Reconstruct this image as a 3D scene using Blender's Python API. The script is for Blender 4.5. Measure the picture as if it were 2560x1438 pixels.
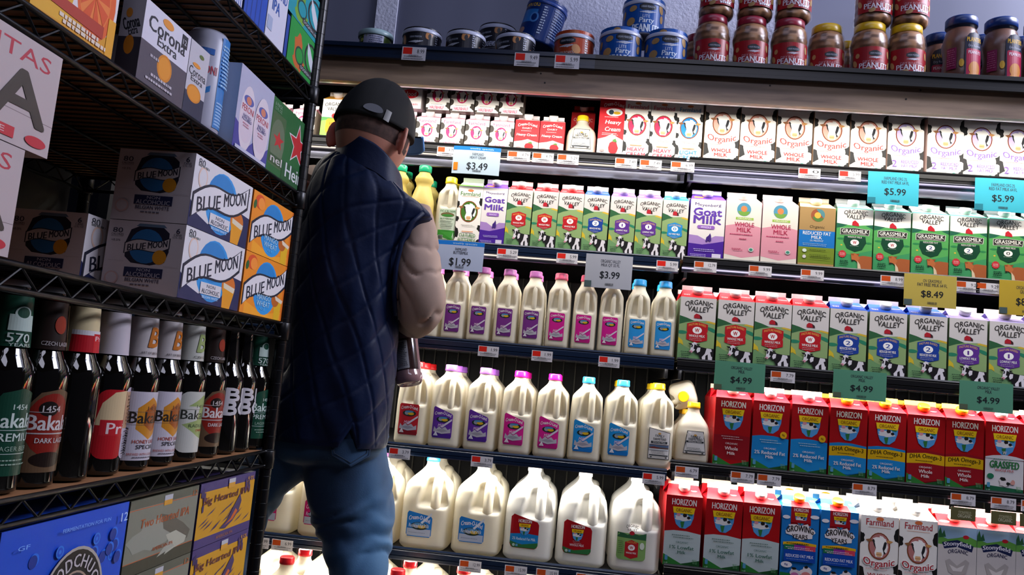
import bpy, bmesh, math, random
from math import sin, cos, pi, sqrt, atan2, radians, floor, exp
from mathutils import Vector, Matrix
from mathutils.geometry import tessellate_polygon
from mathutils import noise
for o in list(bpy.data.objects): bpy.data.objects.remove(o)
sc = bpy.context.scene; COL = sc.collection

# ---------------- camera: solved from the vanishing points of cooler, rack and posts ----------------
F = 2062.0; CAMZ = 1.05
def _n(v): return Vector(v).normalized()
cY = _n((175, 258, F)); x0 = Vector((1, .091, 0)); cX = (x0 - x0.dot(cY)*cY).normalized(); cZ = cX.cross(cY)
def ray(px, py):
    v = Vector(((px-1280)/F, (py-719)/F, 1)); return Vector((v.dot(cX), v.dot(cY), v.dot(cZ)))
D0 = 2.08*ray(2070, 850).y
EYE = Vector((0, -D0, CAMZ))
def hit(px, py, ax, val):
    r = ray(px, py); return EYE + r*((val-EYE[ax])/r[ax])
def pt(px, py, depth): return EYE + ray(px, py)*depth
cam = bpy.data.objects.new('camera', bpy.data.cameras.new('camera')); COL.objects.link(cam)
cr = Vector((cX.x, cY.x, cZ.x)); cd = Vector((cX.y, cY.y, cZ.y)); cf = Vector((cX.z, cY.z, cZ.z))
m = Matrix.Identity(4)
for i in range(3): m[i][0] = cr[i]; m[i][1] = -cd[i]; m[i][2] = -cf[i]; m[i][3] = EYE[i]
cam.matrix_world = m; cam.data.sensor_width = 36; cam.data.lens = 36*F/2560; cam.data.clip_start = .02
sc.camera = cam
# ---------------- world, room lights, exposure ----------------
wd = bpy.data.worlds.new('world'); sc.world = wd; wd.use_nodes = True
bg = wd.node_tree.nodes['Background']; bg.inputs[0].default_value = (.50, .55, .95, 1); bg.inputs[1].default_value = .02
def area(name, loc, rot, sx, sy, power, col=(1, 1, 1), spread=180):
    l = bpy.data.lights.new(name, 'AREA'); l.shape = 'RECTANGLE'; l.size = sx; l.size_y = sy; l.energy = power; l.color = col
    l.spread = radians(spread)
    o = bpy.data.objects.new(name, l); COL.objects.link(o); o.location = loc; o.rotation_euler = rot; o['kind'] = 'structure'; return o
area('ceiling_light_aisle', (1.9, -.55, 2.75), (radians(-6), radians(50), 0), .6, 1.0, 68, (.80, .82, 1.0))
area('ceiling_light_behind', (.5, -3.0, 2.9), (radians(30), 0, 0), 1.6, .5, 12, (.80, .80, 1.0))
area('ceiling_light_front', (.6, -1.0, 2.9), (0, 0, 0), 2.2, .3, 8, (.55, .64, 1.0))
vs = sc.view_settings; vs.view_transform = 'Standard'; vs.look = 'None'; vs.exposure = 0.0; vs.gamma = 1; vs.use_curve_mapping = False

# ---------------- colours and materials ----------------
_hc = {}
def hx(s):
    if not isinstance(s, str): return s
    if s not in _hc:
        c = [int(s[i:i+2], 16)/255 for i in (0, 2, 4)]
        _hc[s] = tuple(((x+.055)/1.055)**2.4 if x > .04045 else x/12.92 for x in c)+(1,)
    return _hc[s]
def mat(name, rough=.5, metal=0, col=None, attr=True, spec=.5, bump=None, extra=None, trans=0):
    M = bpy.data.materials.new(name); M.use_nodes = True; nt = M.node_tree; b = nt.nodes['Principled BSDF']
    b.inputs['Roughness'].default_value = rough; b.inputs['Metallic'].default_value = metal
    b.inputs['Specular IOR Level'].default_value = spec
    if attr:
        a = nt.nodes.new('ShaderNodeAttribute'); a.attribute_name = 'Col'; nt.links.new(a.outputs['Color'], b.inputs['Base Color']); src = a.outputs['Color']
    else: b.inputs['Base Color'].default_value = hx(col)
    if bump:
        n = nt.nodes.new('ShaderNodeTexNoise'); n.inputs['Scale'].default_value = bump[0]; n.inputs['Detail'].default_value = 4
        tc = nt.nodes.new('ShaderNodeTexCoord'); nt.links.new(tc.outputs['Object'], n.inputs['Vector'])
        bp = nt.nodes.new('ShaderNodeBump'); bp.inputs['Strength'].default_value = bump[1]; bp.inputs['Distance'].default_value = bump[2]
        nt.links.new(n.outputs['Fac'], bp.inputs['Height']); nt.links.new(bp.outputs[0], b.inputs['Normal'])
    if trans:
        t = nt.nodes.new('ShaderNodeBsdfTranslucent'); mx = nt.nodes.new('ShaderNodeMixShader'); mx.inputs[0].default_value = trans
        if attr: nt.links.new(src, t.inputs[0])
        else: t.inputs[0].default_value = hx(col)
        nt.links.new(b.outputs[0], mx.inputs[1]); nt.links.new(t.outputs[0], mx.inputs[2]); nt.links.new(mx.outputs[0], nt.nodes['Material Output'].inputs[0])
    if extra: extra(nt, b)
    return M
def ramp_noise(c1, c2, scale, detail=5, stretch=(1, 1, 1), wave=None, lo=.35, hi=.65):
    def f(nt, b):
        tc = nt.nodes.new('ShaderNodeTexCoord'); mp = nt.nodes.new('ShaderNodeMapping'); mp.inputs['Scale'].default_value = stretch
        nt.links.new(tc.outputs['Object'], mp.inputs[0])
        n = nt.nodes.new('ShaderNodeTexNoise'); n.inputs['Scale'].default_value = scale; n.inputs['Detail'].default_value = detail
        nt.links.new(mp.outputs[0], n.inputs['Vector']); r = nt.nodes.new('ShaderNodeValToRGB')
        r.color_ramp.elements[0].position = lo; r.color_ramp.elements[1].position = hi
        r.color_ramp.elements[0].color = hx(c1); r.color_ramp.elements[1].color = hx(c2)
        nt.links.new(n.outputs['Fac'], r.inputs[0]); nt.links.new(r.outputs[0], b.inputs['Base Color'])
    return f
PAPER = mat('printed_carton', .45, spec=.18, bump=(60, .12, .001))
BOARD = mat('printed_cardboard', .55, bump=(35, .25, .002))
PLAST = mat('moulded_plastic', .3)
MILK = mat('milk_jug_plastic', .34, spec=.35, trans=.38, bump=(18, .12, .002))
LABEL = mat('gloss_label', .35, spec=.3)
GLASSY = mat('dark_bottle_glass', .04, spec=.8)
BLACKM = mat('black_coated_steel', .33, .4, col='0b0b0e', attr=False, bump=(90, .3, .001))
CHROME = mat('brushed_steel', .28, 1, col='9a9aa6', attr=False)
PLY = mat('plywood', .42, attr=False, col='8a6a52', extra=ramp_noise('7c6656', 'c0a284', 2.2, 6, (1.4, 1, 14)), bump=(30, .15, .001))
RAIL = mat('navy_plastic_rail', .3, attr=False, col='0b1b33')
RAILB = mat('black_plastic_rail', .35, attr=False, col='0c0b0e')
DARKIN = mat('cooler_black_interior', .6, attr=False, col='131214')
WALLM = mat('rough_plaster', .8, attr=False, col='a6a8b8', bump=(120, .5, .004), extra=ramp_noise('b8bad0', 'd2d4e6', 6))
PANEL = mat('smooth_wall_panel', .45, attr=False, col='6a6c7c', extra=ramp_noise('53566a', '74778c', .9, 2, (3, 1, .1)))
FLOORM = mat('worn_concrete', .5, attr=False, col='4a4745', extra=ramp_noise('383634', '5a5754', 5))
CEILM = mat('dark_painted_ceiling', .8, attr=False, col='1a1a1e')
def emis(name, c, s):
    M = bpy.data.materials.new(name); M.use_nodes = True; nt = M.node_tree; e = nt.nodes.new('ShaderNodeEmission')
    e.inputs[0].default_value = hx(c); e.inputs[1].default_value = s; nt.links.new(e.outputs[0], nt.nodes['Material Output'].inputs[0]); return M
LED = emis('led_strip', 'fff2dc', 5)
CLEAR = mat('clear_plastic', .05, attr=False, col='ffffff', extra=lambda nt, b: (setattr(b.inputs['Transmission Weight'], 'default_value', 1), setattr(b.inputs['IOR'], 'default_value', 1.15), setattr(b.inputs['Alpha'], 'default_value', .16)))

# ---------------- mesh builder ----------------
class MB:
    def __init__(s): s.v = []; s.c = []; s.f = []; s.s = []
    def face(s, pts, col, smooth=False):
        k = len(s.v); s.v += [tuple(p) for p in pts]; s.c += [hx(col)]*len(pts); s.f.append(tuple(range(k, k+len(pts)))); s.s.append(smooth)
    def box(s, x0, y0, z0, x1, y1, z1, col, fr=None):
        P = lambda x, y, z: (x, y, z)
        s.face([P(x0, y0, z0), P(x1, y0, z0), P(x1, y0, z1), P(x0, y0, z1)], fr or col)
        s.face([P(x1, y0, z0), P(x1, y1, z0), P(x1, y1, z1), P(x1, y0, z1)], col)
        s.face([P(x1, y1, z0), P(x0, y1, z0), P(x0, y1, z1), P(x1, y1, z1)], col)
        s.face([P(x0, y1, z0), P(x0, y0, z0), P(x0, y0, z1), P(x0, y1, z1)], col)
        s.face([P(x0, y0, z1), P(x1, y0, z1), P(x1, y1, z1), P(x0, y1, z1)], col)
        s.face([P(x0, y1, z0), P(x1, y1, z0), P(x1, y0, z0), P(x0, y0, z0)], col)
    def grid(s, rows, cols=None, closed=True, smooth=True, cap0=False, cap1=False):
        k = len(s.v); n = len(rows[0])
        for i, r in enumerate(rows):
            for j, p in enumerate(r):
                s.v.append(tuple(p)); s.c.append(hx(cols(i, j) if callable(cols) else cols))
        for i in range(len(rows)-1):
            for j in range(n if closed else n-1):
                a = k+i*n+j; b = k+i*n+(j+1) % n; s.f.append((a, b, b+n, a+n)); s.s.append(smooth)
        if cap0: s.f.append(tuple(k+j for j in range(n))[::-1]); s.s.append(False)
        if cap1: s.f.append(tuple(k+(len(rows)-1)*n+j for j in range(n))); s.s.append(False)
    def lathe(s, prof, col, n=28, cx=0, cy=0, cap0=True, cap1=True, smooth=True):
        rows = [[(cx+r*cos(2*pi*j/n), cy+r*sin(2*pi*j/n), z) for j in range(n)] for r, z in prof]
        s.grid(rows, col, True, smooth, cap0, cap1)
    def tube(s, pts, r, col, n=8, smooth=True):
        pts = [Vector(p) for p in pts]; rows = []; up = None
        for i, p in enumerate(pts):
            t = (pts[min(i+1, len(pts)-1)]-pts[max(i-1, 0)]).normalized()
            if up is None: up = t.orthogonal().normalized()
            up = (up-up.dot(t)*t).normalized(); q = t.cross(up); rr = r[i] if isinstance(r, (list, tuple)) else r
            rows.append([p+rr*(cos(2*pi*j/n)*up+sin(2*pi*j/n)*q) for j in range(n)])
        s.grid(rows, col, True, smooth, True, True)
    def add(s, o, M):
        k = len(s.v); s.v += [tuple(M @ Vector(p)) for p in o.v]; s.c += o.c; s.f += [tuple(i+k for i in f) for f in o.f]; s.s += o.s
    def mesh(s, name, material):
        me = bpy.data.meshes.new(name); me.from_pydata(s.v, [], s.f); me.validate() if False else None
        a = me.color_attributes.new('Col', 'FLOAT_COLOR', 'POINT'); flat = [x for c in s.c for x in c]; a.data.foreach_set('color', flat)
        me.polygons.foreach_set('use_smooth', s.s); me.materials.append(material); me.update(); return me

# ---------------- flat artwork (printed shapes), laid out in units of the panel width ----------------
_tc = {}
def text_geo(s, off):
    k = (s, off)
    if k not in _tc:
        cu = bpy.data.curves.new('lettering', 'FONT'); cu.body = s; cu.resolution_u = 2; cu.offset = off
        ob = bpy.data.objects.new('lettering', cu); me = ob.to_mesh()
        v = [(p.co.x, p.co.y) for p in me.vertices]; f = [tuple(q.vertices) for q in me.polygons]; ob.to_mesh_clear()
        bpy.data.objects.remove(ob); bpy.data.curves.remove(cu)
        xs = [p[0] for p in v] or [0, 1]; ys = [p[1] for p in v] or [0, 1]
        a, b, c, d = min(xs), max(xs), min(ys), max(ys); b = b if b > a else a+1; d = d if d > c else c+1
        _tc[k] = ([((x-a)/(b-a), (y-c)/(d-c)) for x, y in v], f)
    return _tc[k]
# items: ('P', pts, colour) or ('T', string, cx, cy, w, h, colour, bold, shear, arc, rot)
def R(x0, y0, x1, y1, c): return ('P', [(x0, y0), (x1, y0), (x1, y1), (x0, y1)], c)
def P(pts, c): return ('P', pts, c)
def E(cx, cy, rx, ry, c, n=22, rot=0, a0=0, a1=2*pi):
    full = a1-a0 > 6.2; k = n if full else n+1
    return ('P', [(cx+rx*cos(t)*cos(rot)-ry*sin(t)*sin(rot), cy+rx*cos(t)*sin(rot)+ry*sin(t)*cos(rot)) for t in (a0+(a1-a0)*i/n for i in range(k))], c)
def RR(x0, y0, x1, y1, r, c, n=4):
    p = []
    for cx, cy, a in ((x1-r, y1-r, 0), (x0+r, y1-r, pi/2), (x0+r, y0+r, pi), (x1-r, y0+r, 1.5*pi)):
        p += [(cx+r*cos(a+pi/2*i/n), cy+r*sin(a+pi/2*i/n)) for i in range(n+1)]
    return ('P', p, c)
def T(s, cx, cy, w, h, c, b=.0, sh=0, arc=0, rot=0): return ('T', s, cx, cy, w, h, c, b, sh, arc, rot)
def TO(s, cx, cy, w, h, c, oc, b=.02, sh=0, arc=0, rot=0, g=.04):
    return [T(s, cx, cy, w, h, oc, .12, sh, arc, rot), T(s, cx, cy, w, h, c, min(b, .05), sh, arc, rot)]
def BL(x0, x1, y, n, dy, c, h=None, seed=1):   # rows of small print
    rg = random.Random(seed); out = []
    for i in range(n):
        x = x0+(x1-x0)*rg.uniform(0, .12); e = x1-(x1-x0)*rg.uniform(0, .2)
        while x < e:
            l = rg.uniform(.02, .06); out.append(R(x, y-i*dy, min(x+l, e), y-i*dy+(h or dy*.5), c)); x += l+.012
    return out
def BAR(x0, y0, x1, y1, c, seed=3):            # bar code
    rg = random.Random(seed); out = []; x = x0
    while x < x1:
        l = rg.uniform(.3, 1)*(x1-x0)*.035; out.append(R(x, y0, min(x+l, x1), y1, c)); x += l+rg.uniform(.4, 1)*(x1-x0)*.03
    return out
def BLOB(cx, cy, rx, ry, c, seed=0, lo=0, hi=1, n=16):
    rg = random.Random(seed); r = [rg.uniform(.72, 1.12) for _ in range(n)]
    return ('P', [(min(hi, max(lo, cx+rx*r[i]*cos(2*pi*i/n))), cy+ry*r[i]*sin(2*pi*i/n)) for i in range(n)], c)
def at2(items, dx, dy, s=1):
    out = []
    for it in items:
        if it[0] == 'P': out.append(('P', [(x*s+dx, y*s+dy) for x, y in it[1]], it[2]))
        else: out.append(('T', it[1], it[2]*s+dx, it[3]*s+dy, it[4]*s, it[5]*s)+tuple(it[6:8])+(it[8], it[9]*s, it[10]))
    return out
def clipx(poly, a, keep_gt):
    out = []
    for i in range(len(poly)):
        p, q = poly[i-1], poly[i]; ip = (p[0] >= a) == keep_gt or p[0] == a; iq = (q[0] >= a) == keep_gt or q[0] == a
        if ip != iq: t = (a-p[0])/(q[0]-p[0]); out.append((a, p[1]+t*(q[1]-p[1])))
        if iq: out.append(q)
    return out
def art(mb, items, mapf, strips=0, flip=False, eps=.00004):
    L = 0
    for it in items:
        L += 1; polys = []
        if it[0] == 'P':
            if strips:
                tri = tessellate_polygon([[Vector((x, y, 0)) for x, y in it[1]]]); polys = [[it[1][i] for i in t] for t in tri]
            else: polys = [it[1]]
            c = it[2]
        else:
            _, s, cx, cy, w, h, c, b, sh, arc, rot = it; v, f = text_geo(s, 0)
            k_ = .26*b*h/.3 if b > .09 else b*h*.7
            L -= 1
            for ox, oy in (((0, 0), (k_, 0), (-k_, 0)) if 0 < b <= .05 else (((0, 0),) if b == 0 else ((k_, 0), (-k_, 0), (0, k_), (0, -k_), (k_*.7, k_*.7), (-k_*.7, -k_*.7), (k_*.7, -k_*.7), (-k_*.7, k_*.7)))):
             q = []; L += 1; lay = L
             for u, t in v:
                x = (u-.5)*w+sh*(t-.5)*h+ox; y = (t-.5)*h+arc*(.5-(2*u-1)**2)+oy
                q.append((cx+x*cos(rot)-y*sin(rot), cy+x*sin(rot)+y*cos(rot)))
             polys += [(lay, [q[i] for i in g]) for g in f]
        for p in polys:
            le = L
            if isinstance(p, tuple): le, p = p
            parts = [p]
            if strips:
                x0_ = min(a[0] for a in p); x1_ = max(a[0] for a in p); parts = []; rest = p
                for k in range(int(floor(x0_*strips))+1, int(math.ceil(x1_*strips))):
                    lft = clipx(rest, k/strips, False); rest = clipx(rest, k/strips, True)
                    if len(lft) > 2: parts.append(lft)
                    if len(rest) < 3: break
                if len(rest) > 2: parts.append(rest)
            for r in parts:
                ar = sum(r[i-1][0]*r[i][1]-r[i][0]*r[i-1][1] for i in range(len(r)))
                if ar < 0: r = r[::-1]
                mb.face([mapf(x, y, le*eps+.0002) for x, y in r], c)
def flatmap(w, y=0, x0_=None, z0=0):
    a = -w/2 if x0_ is None else x0_
    return lambda x, z, e: (a+x*w, y-e, z0+z*w)
def sidemap(w, xp, y0, z0=0): return lambda x, z, e: (xp+e, y0+x*w, z0+z*w)
def cylmap(r, ang, z0, c=-pi/2, cx=0, cy=0):   # x in 0..1 spans angle ang about direction c
    w = r*ang
    return lambda x, z, e: (cx+(r+e)*cos(c+(x-.5)*ang), cy+(r+e)*sin(c+(x-.5)*ang), z0+z*w)

# ---------------- scene objects ----------------
def link(o, parent=None):
    COL.objects.link(o)
    if parent: o.parent = parent
    return o
def tag(o, label, cat, group=None, kind=None):
    if label: o['label'] = label
    if cat: o['category'] = cat
    if group: o['group'] = group
    if kind: o['kind'] = kind
    return o
def empty(name, loc, label=None, cat=None, group=None, rz=0, ry=0, rx=0):
    o = bpy.data.objects.new(name, None); o.empty_display_size = .02; link(o); o.location = loc; o.rotation_euler = (rx, ry, rz)
    return tag(o, label, cat, group)
def part(name, mb, material, parent=None):
    return link(bpy.data.objects.new(name, mb.mesh(name, material) if isinstance(mb, MB) else mb), parent)
PROTO = {}
# prototype: key -> (root name, category, [(part name, mesh)])
def proto(key, root, cat, parts):
    PROTO[key] = (root, cat, [(n, b.mesh(n, mt)) for n, b, mt in parts]); return key
PLACED = []
def place(key, loc, rz=0, desc=None, row=None, group=None, sub='', rx=0, ry=0, sc_=None, label=None):
    name, cat, parts = PROTO[key]; o = empty(name, loc, label, cat, group, rz, ry, rx)
    if sc_: o.scale = sc_
    for n, me in parts: link(bpy.data.objects.new(n, me), o)
    if desc: PLACED.append((desc, row, sub, o.location.x, o, o.location.y))
    return o
ORD = 'first second third fourth fifth sixth seventh eighth ninth tenth eleventh twelfth thirteenth fourteenth fifteenth sixteenth'.split()
def finish_labels():
    g = {}
    for d, r, s, x, o, y in PLACED: g.setdefault((d, r, s), []).append((x if 'rack' not in r else y, o))
    for (d, r, s), l in g.items():
        l.sort(key=lambda t: t[0])
        for i, (x, o) in enumerate(l):
            o['label'] = (d+(f', {ORD[i]} from left' if len(l) > 1 else '')+((', '+s) if s else '')+', '+r)
            if len(l) > 1 and 'group' not in o: o['group'] = f'{d}s {s} {r}'.replace('  ', ' ')
# ======================= ARTWORK AND PRODUCT PROTOTYPES =======================
WH = 'dcd6ce'; BK = '1c1b1a'
def fy(H): return lambda f: H*(1-f)      # fraction from the top of a panel -> y
def cow_front(cx, cy, s, frame, inner):   # cow's face in an oval frame
    q = lambda l: [(cx+x*s, cy+y*s) for x, y in l]
    return [E(cx, cy, s, s*1.22, frame), E(cx, cy, s*.9, s*1.12, inner), P(q([(0, .95), (.3, .9), (.62, .55), (.8, 0), (.7, -.5), (.4, -.75), (.25, -.2)]), 'ece8e2'),
        P(q([(.42, .5), (.68, .35), (.6, -.1), (.45, -.4), (.62, -.62), (.4, -.72), (.25, -.3), (.3, .1)]), '26262a'),
        P(q([(-.6, .55), (-.35, .5), (-.22, .1), (-.3, -.25), (-.5, .1)]), '26262a'),
        P(q([(-1.25, .52), (-.8, .62), (-.62, .42), (-.95, .3)]), '8a5a38'), P(q([(1.25, .5), (.8, .62), (.62, .42), (.95, .3)]), 'c08a50'),
        P(q([(-.62, .66), (-.3, .8), (.3, .8), (.62, .66), (.42, .3), (.3, -.2), (.42, -.62), (.3, -.98), (-.3, -.98), (-.42, -.62), (-.3, -.2), (-.42, .3)]), 'f0ece6'),
        P(q([(-.22, -.55), (.22, -.55), (.28, -.8), (.15, -.95), (-.15, -.95), (-.28, -.8)]), 'd8a878'), R(cx-.2*s, cy-.78*s, cx+.2*s, cy-.74*s, '8a5a38'),
        P(q([(-.66, .5), (-.52, .62), (-.4, .4), (-.52, .28)]), '2a2a2a')]
def patches(H, top=.2, seed=1):
    return [BLOB(0, H*.68, .12, .17, BK, seed), BLOB(1, H*.74, .13, .2, BK, seed+1), BLOB(1, H*.28, .13, .15, BK, seed+2), BLOB(0, H*.18, .16, .26, BK, seed+3), BLOB(1, H*.05, .12, .1, BK, seed+4)]
def a_farm_half(col, inner, big, lines, two=False, z=False):
    H = 1.97 if not z else 1.87; f = fy(H); a = [R(0, 0, 1, H, 'e2ddd6')]+patches(H)
    a += [T('Farmland', .5, f(.10 if not z else .09), .72, .17, col, .015), E(.5, f(.04), .1, .05, 'c8683c'), R(.2, f(.165), .8, f(.16), 'c88a6c')]
    a += cow_front(.5, f(.42), .29, '7c3a1c', inner)
    a += TO('Organic', .5, f(.655), .82, .24, col, 'efeae4', .03, 0, -.08)
    a += BL(.15, .85, f(.745), 1, .03, 'd8a8a0', .02)
    if two: a += [T('2', .2, f(.86), .13, .2, col, .03), T('%', .32, f(.84), .06, .07, col), T('REDUCED', .62, f(.83), .48, .1, col, .02), T('FAT MILK', .62, f(.89), .44, .09, col, .02)]
    else: a += [T(lines[0], .5, f(.83), .58, .11, big, .035), T(lines[1], .5, f(.90), .38, .11, big, .035)]
    a += BL(.28, .66, f(.955), 2, .03, '6a6a66', .012)+[E(.74, f(.965), .045, .03, '5aa08a')]
    return a
def a_farm_quart(col, inner, l1, l2, H=2.35, pint=False):
    f = fy(H); a = [R(0, 0, 1, H, 'e4dfd8')]+patches(H, seed=7)+[BLOB(0, H*.42, .11, .14, BK, 23)]
    if pint:
        a = [R(0, 0, 1, H, 'e6e1da'), BLOB(0, H*.7, .17, .17, '3a342e', 5), BLOB(0, H*.32, .13, .17, '3a342e', 6), BLOB(1, H*.62, .15, .24, '3a342e', 8), BLOB(1, H*.18, .18, .16, '3a342e', 9), BLOB(.02, 0.04, .1, .05, '3a342e', 11)]
        a += [T('Farmland', .47, f(.12), .7, .15, col, .015)]+cow_front(.47, f(.46), .24, 'b83050', inner)
        return a+BL(.2, .8, f(.8), 1, .03, '777777', .015)+[T('HALF&HALF', .47, f(.915), .6, .14, col, .02)]
    a += [T('Farmland', .5, f(.13), .8, .17, col, .015), E(.5, f(.07), .12, .05, 'd07848'), R(.15, f(.18), .85, f(.175), 'd8a080')]
    a += cow_front(.5, f(.44), .36, '7c3a1c', inner)
    a += BL(.22, .8, f(.68), 2, .05, '88857f', .014)+[R(.28, f(.80), .74, f(.785), 'c88860')]
    return a+[T(l1, .52, f(.86), .66, .15, col, .03), T(l2, .52, f(.945), .72, .15, col, .03)]
def a_ov(H, badge, letter, sub, gold='e0b050', l2='MILK', quart=False):
    f = fy(H); a = [R(0, 0, 1, H, 'ccc6c2')]
    hl = .33 if not quart else .26; hr = .38 if not quart else .30
    a += [P([(0, 0), (1, 0), (1, f(hr)), (.75, f(hr-.02)), (.45, f(hr-.01)), (0, f(hl+.03))], '86a06a'), P([(0, 0), (1, 0), (1, f(.8)), (.5, f(.86)), (0, f(.74))], '6a9262'),
          P([(0, f(hl-.03)), (.2, f(hl)), (.42, f(hl+.045)), (.2, f(hl+.07)), (0, f(hl+.11))], '2f5c3a'), P([(1, f(hr+.03)), (.72, f(hr)), (.8, f(hr-.02)), (1, f(hr+.0))], 'c8a838'),
          E(.08, f(.565), .15, .05, '2a7a5c'), E(.93, f(.50), .2, .05, '2a7a5c', 18, -.35), E(1.0, f(.49), .0, .0, '2a7a5c'), P([(0, f(.64)), (.12, f(.7)), (.15, f(.77)), (.06, f(.74)), (0, f(.75))], 'c8b030')]
    a = [it for it in a]
    a += [T('ORGANIC', .52, f(.095), .78, .14, '35322f', .03, 0, .07), T('VALLEY', .52, f(.18), .62, .15, '35322f', .035, .12, -.04)]
    a += [P([(.4, f(hl)), (.4, f(hl-.045)), (.46, f(hl-.075)), (.55, f(hl-.06)), (.57, f(hl))], 'a8202c'), P([(.57, f(hl)), (.55, f(hl-.06)), (.62, f(hl-.03)), (.63, f(hl+.005))], '3c2024')]
    b0, b1 = (.36, .36+.36) if not quart else (.36, .66); b0 = b0+.03
    mid = (b0+b1)/2
    a += [P([(.22, f(b0+.03)), (.5, f(b0-.01)), (.8, f(b0+.03)), (.8, f(mid-.03)), (.78, f(mid)), (.8, f(mid+.03)), (.8, f(b1-.05)), (.5, f(b1)), (.22, f(b1-.05)), (.22, f(mid+.03)), (.24, f(mid)), (.22, f(mid-.03))], badge)]
    a += [T('PASTURE RAISED', .51, f(b0+.045), .48, .06, gold, 0, 0, .05), E(.51, f(mid-.035), .13, .11 if quart else .1, 'efece8'), T(letter, .51, f(mid-.035), .04 if letter == '1' else .12, .11, badge, .04),
          T(sub, .51, f(mid+.055), .44, .07, 'efece8', .02)]+BL(.3, .72, f(mid+.1), 2, .045, 'b8b0b0', .01)
    c = .70 if not quart else .665
    k = H*(1-c); q = lambda l: [(min(1, x), max(0, k*(1-y))) for x, y in l]; bl, wt = '1d1b1e', 'd4d0d6'
    a += [P(q([(.52, .34), (.62, .26), (.78, .30), (1, .31), (1, 1), (.66, 1), (.6, .72)]), bl), P(q([(.80, .31), (.93, .33), (.97, .6), (.96, 1), (.86, 1), (.84, .62), (.78, .7), (.78, 1), (.70, 1), (.68, .78), (.76, .6)]), wt), P(q([(.9, .5), (1, .42), (1, .75), (.94, .72)]), bl),
          P(q([(.45, .24), (.6, .2), (.7, .36), (.64, .6), (.54, .66), (.46, .5)]), bl), P(q([(.55, .3), (.63, .3), (.62, .5), (.55, .58), (.52, .44)]), wt),
          P(q([(.37, .12), (.45, .02), (.54, .08), (.52, .26), (.47, .46), (.40, .58), (.34, .54), (.36, .36)]), wt), P(q([(.28, .1), (.38, .1), (.4, .2), (.33, .19)]), bl), P(q([(.5, .12), (.62, .12), (.56, .22)]), bl), P(q([(.46, .14), (.53, .2), (.5, .42), (.44, .38)]), bl), P(q([(.39, .15), (.42, .2), (.40, .32), (.37, .3)]), bl),
          E(.37, k*(1-.54), .05, .035, 'c88a98', 14)]
    return a+BL(.08, .38, f(.875), 4, .055, '2c4434', .022, 4)
def a_grass(letter, sub, lc):
    H = 1.8; f = fy(H); a = [R(0, 0, 1, H, 'dcd8d2'), P([(0, 0), (1, 0), (1, f(.25)), (.5, f(.28)), (0, f(.26))], '4f9a52'), P([(0, 0), (1, 0), (1, f(.66)), (.4, f(.75)), (0, f(.7))], '3b8a58')]
    a += [P([(0, f(.25)), (.3, f(.27)), (.15, f(.31)), (0, f(.33))], '1f5a44'), P([(1, f(.25)), (.8, f(.27)), (1, f(.32))], '1f5a44'), E(.12, f(.5), .1, .03, '2c7a48'), E(.9, f(.55), .09, .03, '2c7a48'), E(.15, f(.6), .03, .02, 'c8a838')]
    a += [T('ORGANIC', .52, f(.065), .66, .12, '35322f', .02, 0, .04), T('VALLEY', .52, f(.13), .54, .12, '35322f', .025, .1, -.03), P([(.42, f(.275)), (.43, f(.22)), (.5, f(.19)), (.6, f(.24)), (.62, f(.285))], 'b0202c')]
    a += [P([(.22, f(.45)), (.8, f(.45)), (.83, f(.55)), (.72, f(.66)), (.52, f(.7)), (.3, f(.65)), (.2, f(.54))], '12402c')]
    a += [P([(.1, f(.33)), (.5, f(.315)), (.92, f(.335)), (.9, f(.43)), (.5, f(.425)), (.1, f(.435))], 'c8c4c0'), P([(.115, f(.335)), (.5, f(.32)), (.905, f(.34)), (.885, f(.425)), (.5, f(.42)), (.115, f(.43))], '2a2a28'),
          T('GRASSMILK', .505, f(.37), .72, .105, 'e4e0d8', .035), T('100% GRASSFED ORGANIC', .5, f(.41), .62, .03, 'c8c4bc'), T(sub, .51, f(.465), .4, .05, 'd8d8d0', .01), E(.51, f(.55), .12, .085, 'ece8e4'), T(letter, .51, f(.55), .1, .09, lc, .04)]
    a += BL(.38, .66, f(.61), 1, .03, 'a8b8a8', .01)+[P([(.18+(.115 if i % 2 else .095)*cos(i*pi/11), f(.745)+(.115 if i % 2 else .095)*sin(i*pi/11)) for i in range(22)], 'b83038'), T('20% MORE', .18, f(.735), .13, .035, 'e8c8c8'), T('CALCIUM', .18, f(.76), .13, .03, 'e8c8c8')]
    q = lambda l: [(x, f(y)) for x, y in l]; br = '9a5530'
    a += [P(q([(.58, .78), (.75, .755), (1, .765), (1, .97), (.94, 1), (.72, 1), (.66, .9), (.58, .86)]), br), P(q([(.42, .745), (.5, .72), (.6, .735), (.66, .8), (.6, .86), (.52, .83), (.45, .85)]), 'ab6238'),
          P(q([(.4, .73), (.5, .735), (.5, .76), (.43, .755)]), '8a4826'), P(q([(.56, .73), (.66, .725), (.62, .76)]), '8a4826'), E(.47, f(.84), .035, .022, '2a2422'), P(q([(.6, .84), (.68, .9), (.72, 1), (.62, 1)]), 'c8b498')]
    return a+BL(.1, .38, f(.86), 3, .05, '173a2a', .03, 6)
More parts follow.
